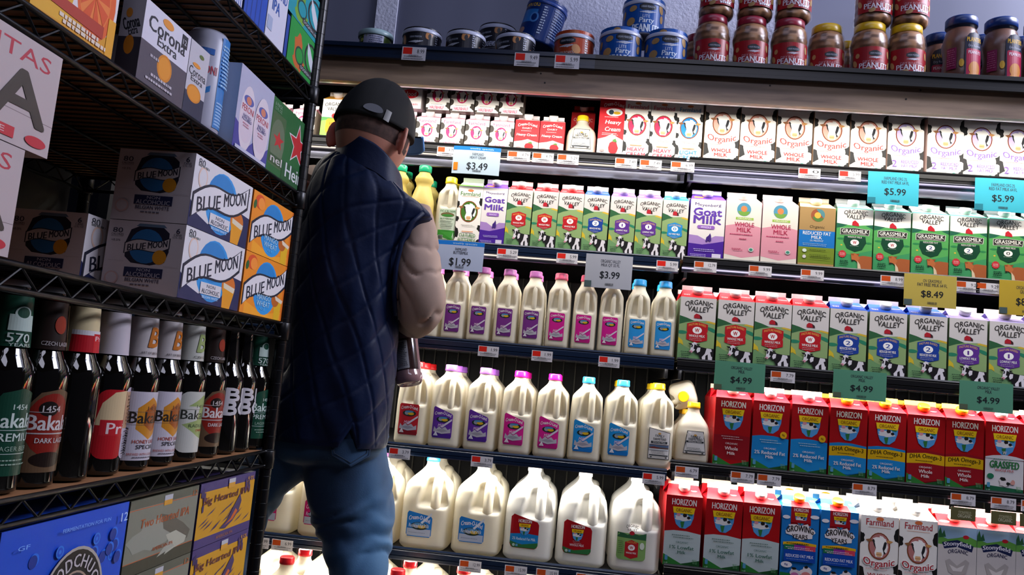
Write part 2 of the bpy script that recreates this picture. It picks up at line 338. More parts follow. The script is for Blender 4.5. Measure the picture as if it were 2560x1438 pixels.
def badge(cx, cy, s, red='8c1010'):     # wordmark over a small farm shield
    f = lambda x, y: (cx+x*s, cy+y*s)
    a = [T('HORIZON', cx, cy+.92*s, 2.0*s, .5*s, 'd8ccc8', .04)]
    a += [P([f(-.82, .2), f(.86, .2), f(.82, -.3), f(.62, -.85), f(.2, -1.18), f(-.25, -1.15), f(-.6, -.85), f(-.78, -.3)], '4a8cc0'),
          BLOB(cx-.05*s, cy-.32*s, .72*s, .3*s, 'd0ccca', 31, -9, 9), BLOB(cx+.1*s, cy-.12*s, .18*s, .16*s, '201c1c', 33, -9, 9), E(cx+.42*s, cy-.3*s, .14*s, .12*s, '201c1c', 12), E(cx-.42*s, cy-.08*s, .17*s, .14*s, 'cc8a94', 14),
          P([f(.25, .12), f(.72, .12), f(.72, -.1), f(.4, -.08)], '2f6a3c'), P([f(-.25, -.65), f(.1, -.6), f(.02, -1.1), f(-.12, -1.12)], '2a6a34'),
          P([f(-.92, .52), f(.92, .52), f(.82, .02), f(-.84, .02)], 'e0b818'), T('ORGANIC', cx, cy+.27*s, 1.3*s, .28*s, '7a3a10', .02)]
    return a
def a_horizon(kind):
    H = 1.88; f = fy(H); red = '9c0d12'; a = [R(0, 0, 1, H, red)]
    low = {'whole': '86101a', '2': '1878b4', 'd2': '1878b4', 'dw': '86101a', '1': 'a8b4b4', 'g': 'c8c4c4'}[kind]
    if kind != 'whole': a += [P([(0, f(.97)), (0, f(.52)), (.25, f(.5)), (.6, f(.5)), (1, f(.53)), (1, f(.97)), (.5, f(1))], low)]
    else: a += [P([(0, f(.9)), (0, f(.55)), (.5, f(.53)), (1, f(.55)), (1, f(.9))], low)]
    if kind in ('d2', 'dw'):
        a += [P([(0, f(.7)), (0, f(.56)), (.5, f(.535)), (1, f(.56)), (1, f(.7)), (.5, f(.68))], 'c89c10'), T('DHA Omega-3', .5, f(.60), .84, .15, '2c2408', .03, .05, .03)]+BL(.22, .78, f(.655), 1, .03, '4a3a10', .016)
        a += [P([(0, f(.95)), (0, f(.7)), (.5, f(.68)), (1, f(.7)), (1, f(.9)), (.5, f(.95))], low)]
    a += [P([(0, 0), (1, 0), (1, f(.9)), (.5, f(.965)), (0, f(.84))], '2c7030'), P([(.5, f(.965)), (1, f(.9)), (1, 0), (.7, 0)], '1c4a24')] if kind != 'g' else [P([(0, 0), (1, 0), (1, f(.93)), (0, f(.9))], '1c5a3c')]
    a += badge(.5, f(.255), .335)
    tx = {'1': '2a5a48', 'g': 'a83038'}.get(kind, 'd8ccc8')
    if kind == 'g':
        a += [P([(0, f(.5)), (.2, f(.475)), (.5, f(.46)), (.8, f(.475)), (1, f(.5)), (1, f(.52)), (0, f(.52))], low), T('W', .5, f(.43), .1, .09, 'e0d0d0', .02), T('GRASSFED', .5, f(.6), .76, .19, '1f6a34', .05), T('WHOLE MILK', .5, f(.68), .5, .06, tx, .02)]
        a += [E(.14, f(.77), .09, .07, '1f6a4a'), BLOB(.52, f(.84), .17, .12, 'c8c0c0', 3), BLOB(.47, f(.8), .08, .06, BK, 4), BLOB(.72, f(.84), .06, .07, 'c08a80', 5), BLOB(.6, f(.86), .05, .05, BK, 6)]+BL(.2, .8, f(.53), 1, .03, '3a6a48', .02)
    else:
        y = {'d2': (.76, .80, .85), 'dw': (.755, .80, .86), '2': (.70, .745, .80), '1': (.68, .735, .80), 'whole': (.68, .735, .80)}[kind]
        if kind in ('2', '1', 'whole'): a += BL(.2, .8, f(.57), 2, .06, '9ab4c0' if kind == '2' else ('5a7068' if kind == '1' else 'c09a98'), .02)
        a += [T('ORGANIC', .5, f(y[0]-.015), .34, .05, tx), T({'2': '2% Reduced Fat', 'd2': '2% Reduced Fat', '1': '1% Lowfat', 'whole': 'Whole', 'dw': 'Whole'}[kind], .5, f(y[1]), {'2': .84, 'd2': .74, '1': .66}.get(kind, .36), .095, tx, .03), T('Milk', .5, f(y[2]+.005), .22, .08, tx, .03)]
    if kind == '2': a += [E(.85, f(.475), .095, .095, 'd0a018'), T('8g', .85, f(.475), .07, .07, '5a3a08', .02)]
    return a+[RR(.05, f(.93), .13, f(.86), .02, '4a88a8'), T('UP', .09, f(.97), .09, .05, '9ab8a0')]+BL(.8, .95, f(.9), 4, .03, '5a8a60', .015)
def a_growing():
    H = 1.89; f = fy(H); a = [R(0, 0, 1, H, '1a6cb0'), P([(.24, f(0)), (.78, f(0)), (.78, f(.25)), (.24, f(.25))], '98101a')]+badge(.51, f(.13), .19)
    a += [BLOB(.52, f(.34), .44, .22, 'd8d0d0', 9), E(.12, f(.15), .1, .05, 'd8d4d8'), E(.88, f(.12), .12, .05, 'd8d4d8'), R(.24, f(.22), .78, f(.18), '98101a'), T('GROWING', .5, f(.31), .72, .16, '26201e', .04, 0, .06), T('YEARS', .5, f(.41), .42, .12, '26201e', .03)]
    a += [P([(.06, f(.5)), (.5, f(.475)), (.95, f(.5)), (.95, f(.54)), (.5, f(.515)), (.06, f(.54))], 'd8a418')]+BL(.14, .88, f(.515), 1, .02, '4a3810', .02)
    a += [R(.09, f(.60), .36, f(.53), '1c6a44'), R(.36, f(.60), .66, f(.53), '8a2c88'), R(.66, f(.60), .93, f(.53), 'c83c50')]+BL(.12, .9, f(.57), 2, .04, 'd8c8d8', .014)
    a += [R(.09, f(.76), .93, f(.60), '10409a'), T('REDUCED FAT MILK', .51, f(.68), .74, .08, 'd8d8e8', .02)]+BL(.15, .87, f(.73), 1, .03, '7a9ad0', .012)
    a += [E(.17, f(.81), .15, .08, 'd8d4d8'), T('8g', .16, f(.81), .09, .07, '2a3a8a', .02), P([(0, 0), (1, 0), (1, f(.94)), (0, f(.92))], '1c6a34')]
    return a+[BLOB(.4, f(.91), .14, .12, 'c8c0c4', 2), E(.4, f(.95), .11, .08, 'b8689a'), BLOB(.7, f(.89), .17, .13, 'd8cccc', 5), E(.7, f(.94), .13, .1, 'cc7a78'), BLOB(.7, f(.82), .06, .04, BK, 3), BLOB(.38, f(.855), .07, .04, BK, 4)]
def a_stony():
    H = 1.8; f = fy(H); q = lambda l: [(x, f(y)) for x, y in l]
    a = [R(0, 0, 1, H, 'c4bcb8'), R(0, f(.3), 1, H, '8aa8c4'), P(q([(0, .34), (0, .14), (.25, .19), (.5, .16), (.75, .12), (1, .17), (1, .34)]), '5a9440'), P(q([(0, .1), (.05, .02), (.1, .12), (.15, .06), (.2, .16), (0, .18)]), '2c5c38'), R(0, f(1), 1, f(.27), 'c4bcb8'), E(.72, f(.14), .08, .05, 'b0202c'), E(.28, f(.3), .4, .05, 'c4bcb8')]
    a += [P(q([(.1, .24), (.5, .19), (.92, .26), (.88, .35), (.5, .29), (.16, .33)]), '1c2448'), T('Stonyfield', .5, f(.265), .7, .15, 'dcd8e0', .04, 0, .05), T('ORGANIC', .52, f(.36), .52, .1, '2c2c4c', .025, 0, .04)]
    a += [P(q([(.2, .5), (.3, .47), (.5, .56), (.72, .46), (.82, .5), (.74, .66), (.5, .72), (.28, .66)]), 'a8a09c'), P(q([(.3, .55), (.5, .6), (.7, .54), (.62, .64), (.4, .64)]), 'd0c8c4'), R(.3, f(1), .7, f(.72), 'b4aca8'), E(.14, f(.95), .08, .05, '3a3c40')]
    return a
def a_goat(H=1.8):
    f = fy(H); q = lambda l: [(x, f(y)) for x, y in l]
    return [R(0, 0, 1, H, 'd8d2d0'), P(q([(0, .78), (0, .6), (.25, .61), (.5, .68), (.75, .6), (1, .6), (1, .78)]), '9c7cb8'), P(q([(0, 1), (0, .74), (.4, .755), (.7, .72), (1, .68), (1, 1)]), '42208a'),
        T('Meyenberg', .5, f(.095), .74, .11, '3a2870', .01, 0, -.03), T('Goat', .5, f(.21), .8, .22, '5a3a9c', .07), T('Milk', .5, f(.34), .78, .22, '5a3a9c', .07), RR(.22, f(.495), .72, f(.435), .05, '8a5cb0'), T('WHOLE', .47, f(.465), .3, .06, 'e0d8e8', .02),
        P(q([(.48, .7), (.5, .63), (.56, .6), (.6, .56), (.63, .6), (.64, .68), (.6, .71), (.56, .68), (.52, .71)]), '3c2470')]+BL(.14, .86, f(.84), 2, .05, 'b8a8d8', .018)+BL(.05, .6, f(.93), 3, .045, 'a090c8', .02)+[R(.68, f(.98), .93, f(.9), 'c8c0d8')]
def a_fg():
    H = 1.8; f = fy(H)
    return [R(0, 0, 1, H, 'cfc8c0'), R(0, f(.88), 1, f(.42), 'c88898'), P([(0, f(.42)), (.5, f(.36)), (1, f(.42))], 'c88898'), P([(0, f(.88)), (1, f(.88)), (.5, f(.93))], 'c88898'), E(.5, f(.14), .2, .2, '4a86a0'), P([(.32, f(.17)), (.68, f(.17)), (.6, f(.235)), (.5, f(.25)), (.4, f(.235))], '6a9440'), E(.5, f(.13), .09, .09, 'c87848'),
        R(.28, f(.31), .78, f(.27), '8aaa48'), T('ORGANIC', .53, f(.29), .4, .05, 'dcd8c8', .02), T('WHOLE', .53, f(.385), .55, .13, 'a02848', .02), T('MILK', .53, f(.475), .4, .13, 'a02848', .02)]+BL(.12, .9, f(.56), 1, .05, 'a84060', .03)+BL(.4, .66, f(.63), 1, .05, 'a84060', .03)+BL(.2, .52, f(.79), 2, .04, 'a03858', .02)+[E(.75, f(.79), .07, .06, 'b8c8c0'), E(.75, f(.79), .05, .04, '3a7a6a')]
def a_fgr():
    H = 1.8; f = fy(H)
    return [R(0, 0, 1, H, '9a7c50'), R(0, f(.67), 1, f(.40), '1868b0'), R(0, f(.93), 1, f(.67), '6a7c28'), E(.5, f(.15), .19, .19, '8a4a30'), E(.53, f(.14), .17, .17, '4a7a80', 18, 0, -.6, 2.0), E(.52, f(.17), .16, .15, '4a7038', 18, 0, 3.2, 6.0), E(.5, f(.15), .09, .09, 'd0a040'),
        T('Organic', .5, f(.345), .42, .11, '3a3020', 0, .2), T('REDUCED FAT', .5, f(.445), .78, .1, 'd8d8d8', .02), T('MILK', .5, f(.51), .3, .09, 'd8d8d8', .02), T('2% MILKFAT', .5, f(.565), .38, .05, 'c8d0d8')]+BL(.1, .92, f(.62), 2, .045, '88a8c8', .015)+[E(.17, f(.73), .06, .05, 'c0ccc0'), E(.17, f(.83), .05, .05, 'c0bcc0')]+BL(.3, .85, f(.72), 1, .04, '3a4418', .02)+BL(.3, .9, f(.8), 3, .04, '3a4418', .015)
def a_creamcarton(H, pint):
    f = fy(H); r = 'c02028'; q = lambda l: [(x, f(y)) for x, y in l]
    a = [R(0, 0, 1, H, r), P(q([(0, 1), (0, .72), (.3, .68), (.55, .62), (.8, .68), (1, .72), (1, 1)]), 'cfcac6'), P(q([(.25, .8), (.5, .64), (.8, .78), (.7, .9), (.35, .9)]), 'b8b4b0')]
    if pint: a += [T('Cream-O-Land', .5, f(.15), .78, .12, 'e8e0dc', .02, 0, .08), T('DAIRY', .5, f(.26), .4, .07, 'e8e0dc'), T('Heavy Cream', .5, f(.49), .82, .13, 'f0e8e4', .025, .15)]+BL(.25, .75, f(.36), 1, .04, 'e0b0b0', .02)
    else: a += [T('Cream-O-Land', .55, f(.12), .78, .15, 'e8e0dc', .02, 0, .1), E(.58, f(.25), .32, .16, 'e8e4e0'), E(.46, f(.25), .1, .1, '30404a'), E(.68, f(.26), .14, .06, 'c8a020'), T('Heavy', .56, f(.43), .6, .2, 'f0e8e4', .03, .2), T('Cream', .56, f(.54), .6, .17, 'f0e8e4', .03, .2)]+BL(.2, .85, f(.34), 1, .04, 'e8b0b0', .025)+BL(.15, .85, f(.62), 2, .06, 'e8b0b0', .02)
    y = .86; a += [P([(.48, f(y-.08)), (.58, f(y-.11)), (.74, f(y-.09)), (.82, f(y)), (.76, f(y+.08)), (.6, f(y+.11)), (.47, f(y+.07)), (.44, f(y))], 'c01c24'), P([(.58, f(y-.13)), (.7, f(y-.16)), (.76, f(y-.1)), (.62, f(y-.1))], '4a7a30')]
    return a+[E(.2, f(.91), .1, .05, 'b08a88')]
def a_hood():
    f = fy(1.25); return [R(0, 0, 1, 1.25, 'e8e2de'), P([(0, f(0)), (1, f(0)), (1, f(.2)), (.85, f(.12)), (.7, f(.25)), (.6, f(.1)), (.5, f(.22)), (.4, f(.1)), (.25, f(.22)), (.1, f(.08)), (0, f(.14))], 'd01c88'), E(.5, f(.5), .36, .2, 'd8202c'), T('Hood', .5, f(.5), .5, .2, 'f0e4e0', .03), T('Cream', .6, f(.85), .5, .12, 'c02848', .02)]
# --- jug labels, unit = label width ---
def l_cream(c, cb, H=1.5, slant=.0, gallon=False):
    a = [P([(0, .08), (.06, 0), (.94, 0), (1, .08), (1, H-slant-.1), (.94, H-slant-.02), (.06, H), (0, H-.08)], c), R(.03, .0, .97, .2, cb) if not gallon else R(.03, .03, .97, .3, 'a8b0c0')]
    t = H-slant*.5-.2
    a += [T('Cream-O-Land', .5, t, .84, .17, 'e4dcdc', .02, 0, .09, -.08 if slant else 0), E(.52, t-.28, .34, .15, '1c2c24'), E(.4, t-.27, .12, .1, '8a8c94'), E(.6, t-.3, .16, .07, 'c8a020'), E(.52, t-.2, .22, .05, '4a80a8')]
    if gallon: return a+[T('Reduced Fat Milk', .5, .42, .8, .14, 'c8d4e4', .01, .1), P([(.62, .5), (.97, .85), (.97, .95), (.55, .55)], 'c8ccd4')]+BL(.1, .9, .14, 1, .05, '7a8494', .02)
    a += [P([(.5, .5), (.97, .88), (.97, .98), (.42, .56)], 'c4bcc8'), P([(.06, .3), (.1, .55), (.22, .42), (.35, .56), (.5, .46), (.66, .56), (.8, .42), (.93, .5), (.95, .28), (.5, .2)], 'a8a4ac'), P([(.2, .36), (.5, .28), (.8, .36), (.6, .44), (.4, .44)], '8c8892'), T('Milk', .45, .62, .3, .16, 'd8b8cc', .01, .2), P([(.08, .1), (.32, .1), (.2, .32)], 'd8d4d8'), T('1/2', .2, .15, .1, .06, c)]
    return a
def l_farmstead(H=1.45, slant=.2, trap=0):
    o = lambda g: [(0+g, g), (1-g, g), (1-g-trap, H-slant-g), (g+trap, H-g)]
    a = [P(o(0), '26282c'), P(o(.025), 'c8c4c0'), T('FAMILY', .52, H*.74, .42, .12, '2c3034', .02, 0, 0, -.06), T('FARMSTEAD', .52, H*.64, .6, .11, '2c3034', .02), R(.12, H*.5, .88, H*.57, '2c3034'), T('WHOLE MILK', .5, H*.535, .6, .07, 'd0ccc8', .01), E(.5, H*.82, .07, .04, 'c09048')]
    if not trap: a += [R(.05, H*.3, .95, H*.47, '5a4640'), R(.05, H*.38, .95, H*.45, '4a5c78'), BLOB(.3, H*.36, .2, .05, '6a3028', 2), R(.05, H*.29, .95, H*.33, 'b8bcc0')]
    return a+BL(.15, .85, H*.25, 3, .06, '55585c', .02)+[R(.06, H*.1, .94, H*.14, '33363a'), E(.15, H*.06, .05, .03, '33363a'), E(.85, H*.06, .05, .03, '33363a')]
def l_horizon(two):
    H = 1.15; s = .22; out = [P([(0, .12), (.05, .03), (.12, 0), (.88, 0), (.96, .04), (1, .12), (1, H-s-.1), (.94, H-s), (.1, H), (0, H-.1)], '9c0d16')]
    if two: out += [P([(0, .18), (.5, .12), (1, .2), (1, .48), (.5, .52), (0, .46)], '1878b4'), T('2% Reduced Fat Milk', .5, .32, .82, .1, 'c8d8e4', .02)]
    else: out += [T('WHOLE MILK', .5, .3, .5, .08, 'dcc8c8', .03)]+BL(.35, .65, .42, 2, .06, 'c88a8a', .02)
    return out+[P([(0.01, .14), (0, .22), (.4, .12), (1, .22), (1, .12), (.92, .02), (.1, .01)], '2c6a38')]+badge(.5, .72, .23)+[E(.15, .09, .05, .05, 'a8c0b0'), R(.22, .05, .3, .13, '5a94b8')]
def l_ovjug():
    H = 1.0; a = [T('ORGANIC', .5, H+.14, .42, .11, '3a3834', .02, 0, .04), T('VALLEY', .5, H+.03, .34, .1, '3a3834', .02, .1), RR(0, 0, 1, H-.1, .12, '7ba05a'), P([(0, H-.25), (0, H-.08), (.2, H-.1), (.35, H-.16), (.5, H-.08), (.75, H-.14), (1, H-.06), (1, H-.3)], '2c5c3a'), E(.5, H-.09, .09, .07, 'a8202c'), P([(.28, .6), (.5, .68), (.74, .6), (.74, .12), (.5, .04), (.28, .12)], 'a81c24'), T('PASTURE', .51, .6, .34, .06, 'd0a040'), E(.51, .42, .12, .1, 'e4dcd8'), T('W', .51, .42, .12, .1, 'a81c24', .04), T('WHOLE MILK', .51, .24, .36, .06, 'e4dcd8', .02), E(.87, .5, .08, .12, 'c8d0c0')]
    return a+BL(.03, .25, .6, 7, .065, '4a6a3c', .02)
def l_green():
    H = 1.9; return [R(0, 0, 1, H, 'bcc8b4'), R(0, 0, 1, .62, '3c8a34'), T('FIVE ACRE FARMS', .5, 1.76, .9, .14, '3a6a34', .02), E(.5, 1.55, .4, .14, '6a5a3c'), E(.5, 1.5, .34, .08, '3a7a34'), T('BUTTERMILK', .5, 1.3, .8, .1, '4a6a44', .01)]+BL(.08, .92, 1.16, 7, .075, '5a6454', .03)+[R(.05, .05, .35, .3, '8a9a84')]+BAR(.07, .08, .33, .28, '2a2a2a')

# --------------- carton prototype ---------------
def carton(key, w, H, artw, gcol, fin, capc, sidec=None, gart=None, capx=.5, gh=None, fh=None, nm='milk_carton', dep=None):
    gh = gh or (.024 if w > .08 else .019); fh = fh or .0115; d = dep or w; b = MB(); h = w*H; s = sidec or 'd4cfc8'
    b.box(-w/2, 0, 0, w/2, d, h, s); art(b, [('P', [(min(1, max(0, x)), min(H, max(0, y))) for x, y in i[1]], i[2]) if i[0] == 'P' else i for i in artw], flatmap(w, 0))
    g = MB(); o = w*.09
    A = [(-w/2, 0, h), (w/2, 0, h), (w/2-o, d/2-.001, h+gh), (-w/2+o, d/2-.001, h+gh)]
    g.face(A, gcol); g.face([(w/2, d, h), (-w/2, d, h), (-w/2+o, d/2+.001, h+gh), (w/2-o, d/2+.001, h+gh)], gcol)
    for sg in (-1, 1):
        t = [(sg*w/2, 0, h), (sg*w/2, d, h), (sg*(w/2-w*.3), d/2, h+gh*.9)]; g.face(t if sg > 0 else t[::-1], gcol)
        t = [(sg*w/2, 0, h), (sg*(w/2-o), d/2-.001, h+gh), (sg*(w/2-w*.3), d/2, h+gh*.9)]; g.face(t[::-1] if sg > 0 else t, gcol)
        t = [(sg*w/2, d, h), (sg*(w/2-o), d/2+.001, h+gh), (sg*(w/2-w*.3), d/2, h+gh*.9)]; g.face(t if sg > 0 else t[::-1], gcol)
    g.box(-w/2+o*.8, d/2-.0012, h+gh-.001, w/2-o*.8, d/2+.0012, h+gh+fh, fin)  # pale fin colour has the shelf lights' blown-out glare painted in
    sl = sqrt((d/2)**2+gh**2); ca, sa = (d/2)/sl, gh/sl
    if gart: art(g, gart, lambda x, y, e: (-w/2+o*y*w/sl*1+x*(w-2*o*y*w/sl), y*w*ca-e*sa, h+y*w*sa+e*ca))
    ps = [('carton_body', b, PAPER), ('gable_top', g, PAPER)]
    if capc:
        c = MB(); r = .0145 if w > .08 else .0125; M = Matrix.Translation((-w/2+w*capx, d*.27, h+gh*.54)) @ Matrix.Rotation(atan2(sa, ca), 4, 'X')
        cc = MB(); cc.lathe([(r*.8, 0), (r*.8, .003), (r, .004), (r, .013), (r*.93, .0145)], capc, 24); c.add(cc, M); ps.append(('screw_cap', c, PLAST))
    return proto(key, nm, 'milk carton', ps)
HW = .0912; QW = .0672
SM = [R(.04, .3, .34, .33, 'd8c0c0'), R(.66, .3, .96, .33, 'd8c0c0')]+BL(.06, .3, .2, 2, .06, 'e0c8c8', .02)
for k, c, l, s, g in (('r', 'b01c24', 'W', 'WHOLE MILK', 'd02028'), ('b', '1c3c90', '2', 'REDUCED FAT MILK', '2048a0'), ('p', '5a3088', '1', 'LOWFAT MILK', 'a898cc'), ('l', '2080c0', '0', 'FAT FREE MILK', '3088c8')):
    gt = g if k != 'p' else '7a58b8'
    carton('ovh'+k, HW, 1.79, a_ov(1.79, c, l, s), g, 'e8dcd8', 'ece8e4', '6a7c5c', SM)
    carton('ovq'+k, QW, 2.36, a_ov(2.36, c, l, s, quart=True), gt, 'ece4e4', 'ece8e4', '8a9a74', SM)
for k, l, s, lc in (('w', 'W', 'WHOLE MILK', 'a82030'), ('2', '2', 'REDUCED FAT', '283878'), ('0', '0', 'FAT FREE MILK', '2a2a2a')):
    carton('gr'+k, HW, 1.79, a_grass(l, s, lc), 'cfe0da', 'e8e8e6', 'ece8e4', '4a8a58', [P([(0, 0), (1, 0), (1, .1), (0, .14)], '3a9a7a'), E(.15, .3, .1, .05, 'd85060' if k == 'w' else '3a70c0'), E(.8, .3, .1, .06, '5aa890')])
carton('goath', HW, 1.77, a_goat(1.77), '5a34a0', 'dcd4e0', 'ece8e4', '5a34a0', [RR(.08, .14, .36, .36, .04, 'e07818')])
carton('goatq', QW, 2.36, a_goat(2.36), '5a34a0', 'dcd4e0', 'ece8e4', '5a34a0', [RR(.08, .14, .4, .36, .04, 'e07818')])
carton('fg', HW, 1.76, a_fg(), 'e4d4d4', 'f0e8e8', 'e0c8c0', 'c8a0a8')
carton('fgr', HW, 1.76, a_fgr(), 'c8b080', 'f0e8d8', 'e0d8c8', '7a6440')
carton('fbut', QW, 2.36, a_farm_quart('3a7030', '3c6a24', 'CULTURED', 'BUTTERMILK'), 'b8d0a8', 'e8ece0', None, 'b0aca8', [P([(0, 0), (1, 0), (1, .12), (0, .2)], '5a9a3c')])
for k, c, i, l1 in (('h', 'c83850', 'c82850', 'HEAVY'), ('l', '2884b8', '2080c0', 'LIGHT')): carton('fq'+k, QW*1.03, 2.36, a_farm_quart(c, i, l1, 'CREAM'), 'e8dcd8', 'f0e8e4', None, 'b8b0a8')
carton('fpint', .0655, 1.17, a_farm_quart('d83c70', 'd02868', '', '', 1.17, True), 'e8b8c8', 'f2e8ea', 'e4dcd8', '8a8078', gh=.0145, fh=.009)
carton('cpint', .0672, 1.27, a_creamcarton(1.27, True), 'd8c0c0', 'f2e8e8', 'e8e4e0', 'b02028', gh=.0145, fh=.009)
carton('cquart', QW*1.03, 2.36, a_creamcarton(2.36, False), 'c02028', 'e8c0c0', None, 'c02830', BL(.1, .9, .9, 3, .2, 'e8c8c4', .05))
carton('hood', .066, 1.25, a_hood(), 'd8c0cc', 'f0e8ea', 'e8e0dc', 'd8d0d0', gh=.0145, fh=.009)
carton('ovred', .0672, 1.4, [R(0, 0, 1, 1.4, 'b81c20'), T('ORGANIC', .5, 1.1, .8, .14, 'd8b8a8', .02, 0, .06), T('VALLEY', .5, .93, .6, .14, 'd8b8a8', .02), R(.2, .4, .8, .42, 'd8a898')], 'b81c20', 'c83830', 'ece4e0', 'a01c20', [R(.1, .3, .4, .34, 'e0b0a8')])
carton('ovorange', .0672, 1.6, [R(0, 0, 1, 1.6, 'dcd8d0'), R(0, 0, 1, .78, '86b850'), P([(0, .7), (.3, .76), (1, .7), (1, .84), (0, .86)], '4a8a44'), T('ORGANIC', .5, 1.38, .82, .14, '3a3834', .02, 0, .05), T('VALLEY', .5, 1.2, .6, .14, '3a3834', .02), E(.5, .92, .1, .1, 'c02020'), RR(.2, .2, .9, .8, .12, 'f09010'), T('HALF', .55, .6, .4, .1, 'b05010', .02), T('& HALF', .55, .45, .4, .1, 'b05010', .02)], 'e8a020', 'f0e8dc', 'e8e4e0', 'c8b080')
carton('forg_w', HW, 1.97, a_farm_half('c83c34', 'd89a8a', 'b82828', ('WHOLE', 'MILK')), 'e8e0da', 'f0ece8', 'e4e0dc', 'd0b8a0')
carton('forg_2', HW, 1.97, a_farm_half('7a5cb0', 'b8a8d8', '6a48a8', None, True), 'e8e0da', 'f0ece8', 'e4e0dc', 'd0b8b0')
carton('forg_c', HW, 1.87, a_farm_half('a82c34', 'b0706c', '9c2028', ('WHOLE', 'MILK'), z=True), 'e4e0dc', 'f0ece8', 'e8e4e0', 'b8a89c', [T('5.79', .22, .35, .2, .1, '4a3a3a')])
for k, g in (('whole', 'b81420'), ('2', 'b81420'), ('d2', 'b81420'), ('dw', 'b81420'), ('1', 'b81420'), ('g', 'b81420')):
    dh = k[0] == 'd'; carton('hz'+k, HW, 1.88, a_horizon(k), g, 'f0d8c0' if not dh else 'f0c850', 'ece8e4' if not dh and k != 'g' else ('f0b010' if dh else 'd8e0dc'), 'a01018', [E(.8, .3, .1, .06, 'd8a8b8' if k != '1' else 'd8e4d8')]+([P([(0, .38), (1, .38), (1, .58), (0, .58)], 'e8b010')] if dh else []))
carton('grow', HW, 1.89, a_growing(), '2a78b8', 'f0ead0', 'e8a010', '1a5c98', [R(.24, 0, .78, .56, 'b81420'), E(.12, .22, .14, .1, '7ab890'), R(.85, .3, .97, .4, 'd8e0e8'), R(0, .48, 1, .56, 'e8b820')])
carton('stony', HW, 1.8, a_stony(), 'c01c24', 'e8c8c8', 'e8d8d0', '90a0b0', [E(.2, .2, .15, .05, 'd8b0b0'), R(0, 0, 1, .03, '8a1018')])

# --------------- jugs ---------------
def jug(key, w, d, h, capr, caph, capc, lab, lw, lz, lx=0, body='e6dfcc', taper=.5, sh=.80, hand=(.18, .5, .88, .30), neckr=None, root='milk_jug', handle=True, cat='milk jug', lmat=None):
    nr = neckr or capr*.92; hb = h-caph; na, nz = 64, 44; n = 4.2
    def prof(t):     # 0..1 scale between neck and body; returns (half w, half d)
        z = t*hb
        if t < .05: s = .86+.14*sin(t/.05*pi/2)
        elif t < taper: s = 1
        elif t < sh: s = 1-.07*((t-taper)/(sh-taper))**1.3
        else:
            u = (t-sh)/(1-sh); s = None
            e = .93
            if u > .86: return nr, nr
            k = .5+.5*cos(pi*min(1, (u/.86))**.9); k = k**.75
            return nr+(w/2*e-nr)*k, nr+(d/2*e-nr)*k
        return w/2*s, d/2*s
    def win(x, t):
        hx_, lo, hi, hw = hand; cxh = hx_*w/2; half = hw*w*(.75+.5*(hi-t)/(hi-lo)) if t < hi else 0
        a = abs(x-cxh)/max(half, 1e-4); v = min((t-lo)/.06, (hi-t)/.09+.25*(1-a)); 
        if a >= 1 or v <= 0: return 0
        return min(1, v)*min(1, (1-a)/.22)
    rows = []
    for i in range(nz+1):
        t = i/nz; hw_, hd = prof(t); row = []
        ex = n if t < sh else max(2, n-(t-sh)/(1-sh)*3.2)
        for j in range(na):
            a = 2*pi*j/na; c, s = cos(a), sin(a); r = (abs(c)**ex+abs(s)**ex)**(-1/ex)
            x, y = hw_*r*c, hd*r*s
            if handle and s < 0 and t < .95:
                q = win(x, t); k = q*q*(3-2*q); y += k*w*.20
            row.append((x, y+d/2, t*hb))
        rows.append(row)
    b = MB(); b.grid(rows, body, True, True, True, True)
    if handle:
        hx_, lo, hi, hwid = hand; cxh = hx_*w/2+w*.05; pts = []; rr = []
        for i in range(13):
            u = i/12; t = lo-.03+(hi-lo+.05)*u; hd = prof(t)[1]; y = d/2-hd+w*.088+w*.04*(2*u-1)**4+ (w*.03 if i in (0, 12) else 0)
            pts.append((cxh, y, t*hb)); rr.append(w*(.102 if 0 < i < 12 else .12))
        b.tube(pts, rr, body, 14)
    ps = [('jug_body', b, MILK)]
    c = MB(); c.lathe([(capr, 0), (capr*1.03, .002), (capr*1.03, .006), (capr, .007), (capr, caph*.85), (capr*.9, caph)], capc, 28); cc = MB(); cc.add(c, Matrix.Translation((0, d/2, hb-.002))); ps.append(('cap', cc, PLAST))
    if lab:
        l = MB()
        def mp(x, z, e):
            X = (x-.5)*lw+lx; Z = lz+z*lw; hw_, hd = prof(min(.999, Z/hb)); u = min(.98, abs(X)/hw_); return (X, d/2-hd*(1-u**n)**(1/n)-e-.0006, Z)
        art(l, lab, mp, 12); ps.append(('front_label', l, LABEL))
    return proto(key, root, cat, ps)
CR = {'r': ('b02028', '801820', 'd81c20'), 'p': ('5c2c90', '42207a', 'a060c8'), 'k': ('c81c80', 'a01868', 'e818a0'), 'b': ('1c84c4', '1464a8', '2c90e0')}
for k, (c, cb, cp) in CR.items():
    jug('hg'+k, .0855, .0855, .220, .0165, .017, cp, l_cream(c, cb, 1.55, .3 if k != 'r' else 0), .052, .026, -.004)
for k, (c, cb, cp) in {'p': ('6c2c78', '5c2468', 'b868a8'), 'k': ('c01c80', 'a01868', 'e86080'), 'b': ('2888c8', '2078b8', '2c98d8')}.items():
    jug('qj'+k, .0635, .066, .205, .0170, .018, cp, l_cream(c, cb, 1.82, 0), .040, .022, -.002, hand=(.0, .52, .84, .33), sh=.78)
jug('farmhg', .0855, .0855, .220, .0165, .017, 'e0b818', l_farmstead(), .054, .026, .006)
jug('farmqt', .086, .07, .155, .0165, .016, 'e8b418', l_farmstead(1.0, 0, .14), .058, .022, .004, taper=.52, sh=.62, handle=False, root='milk_bottle', cat='milk bottle')
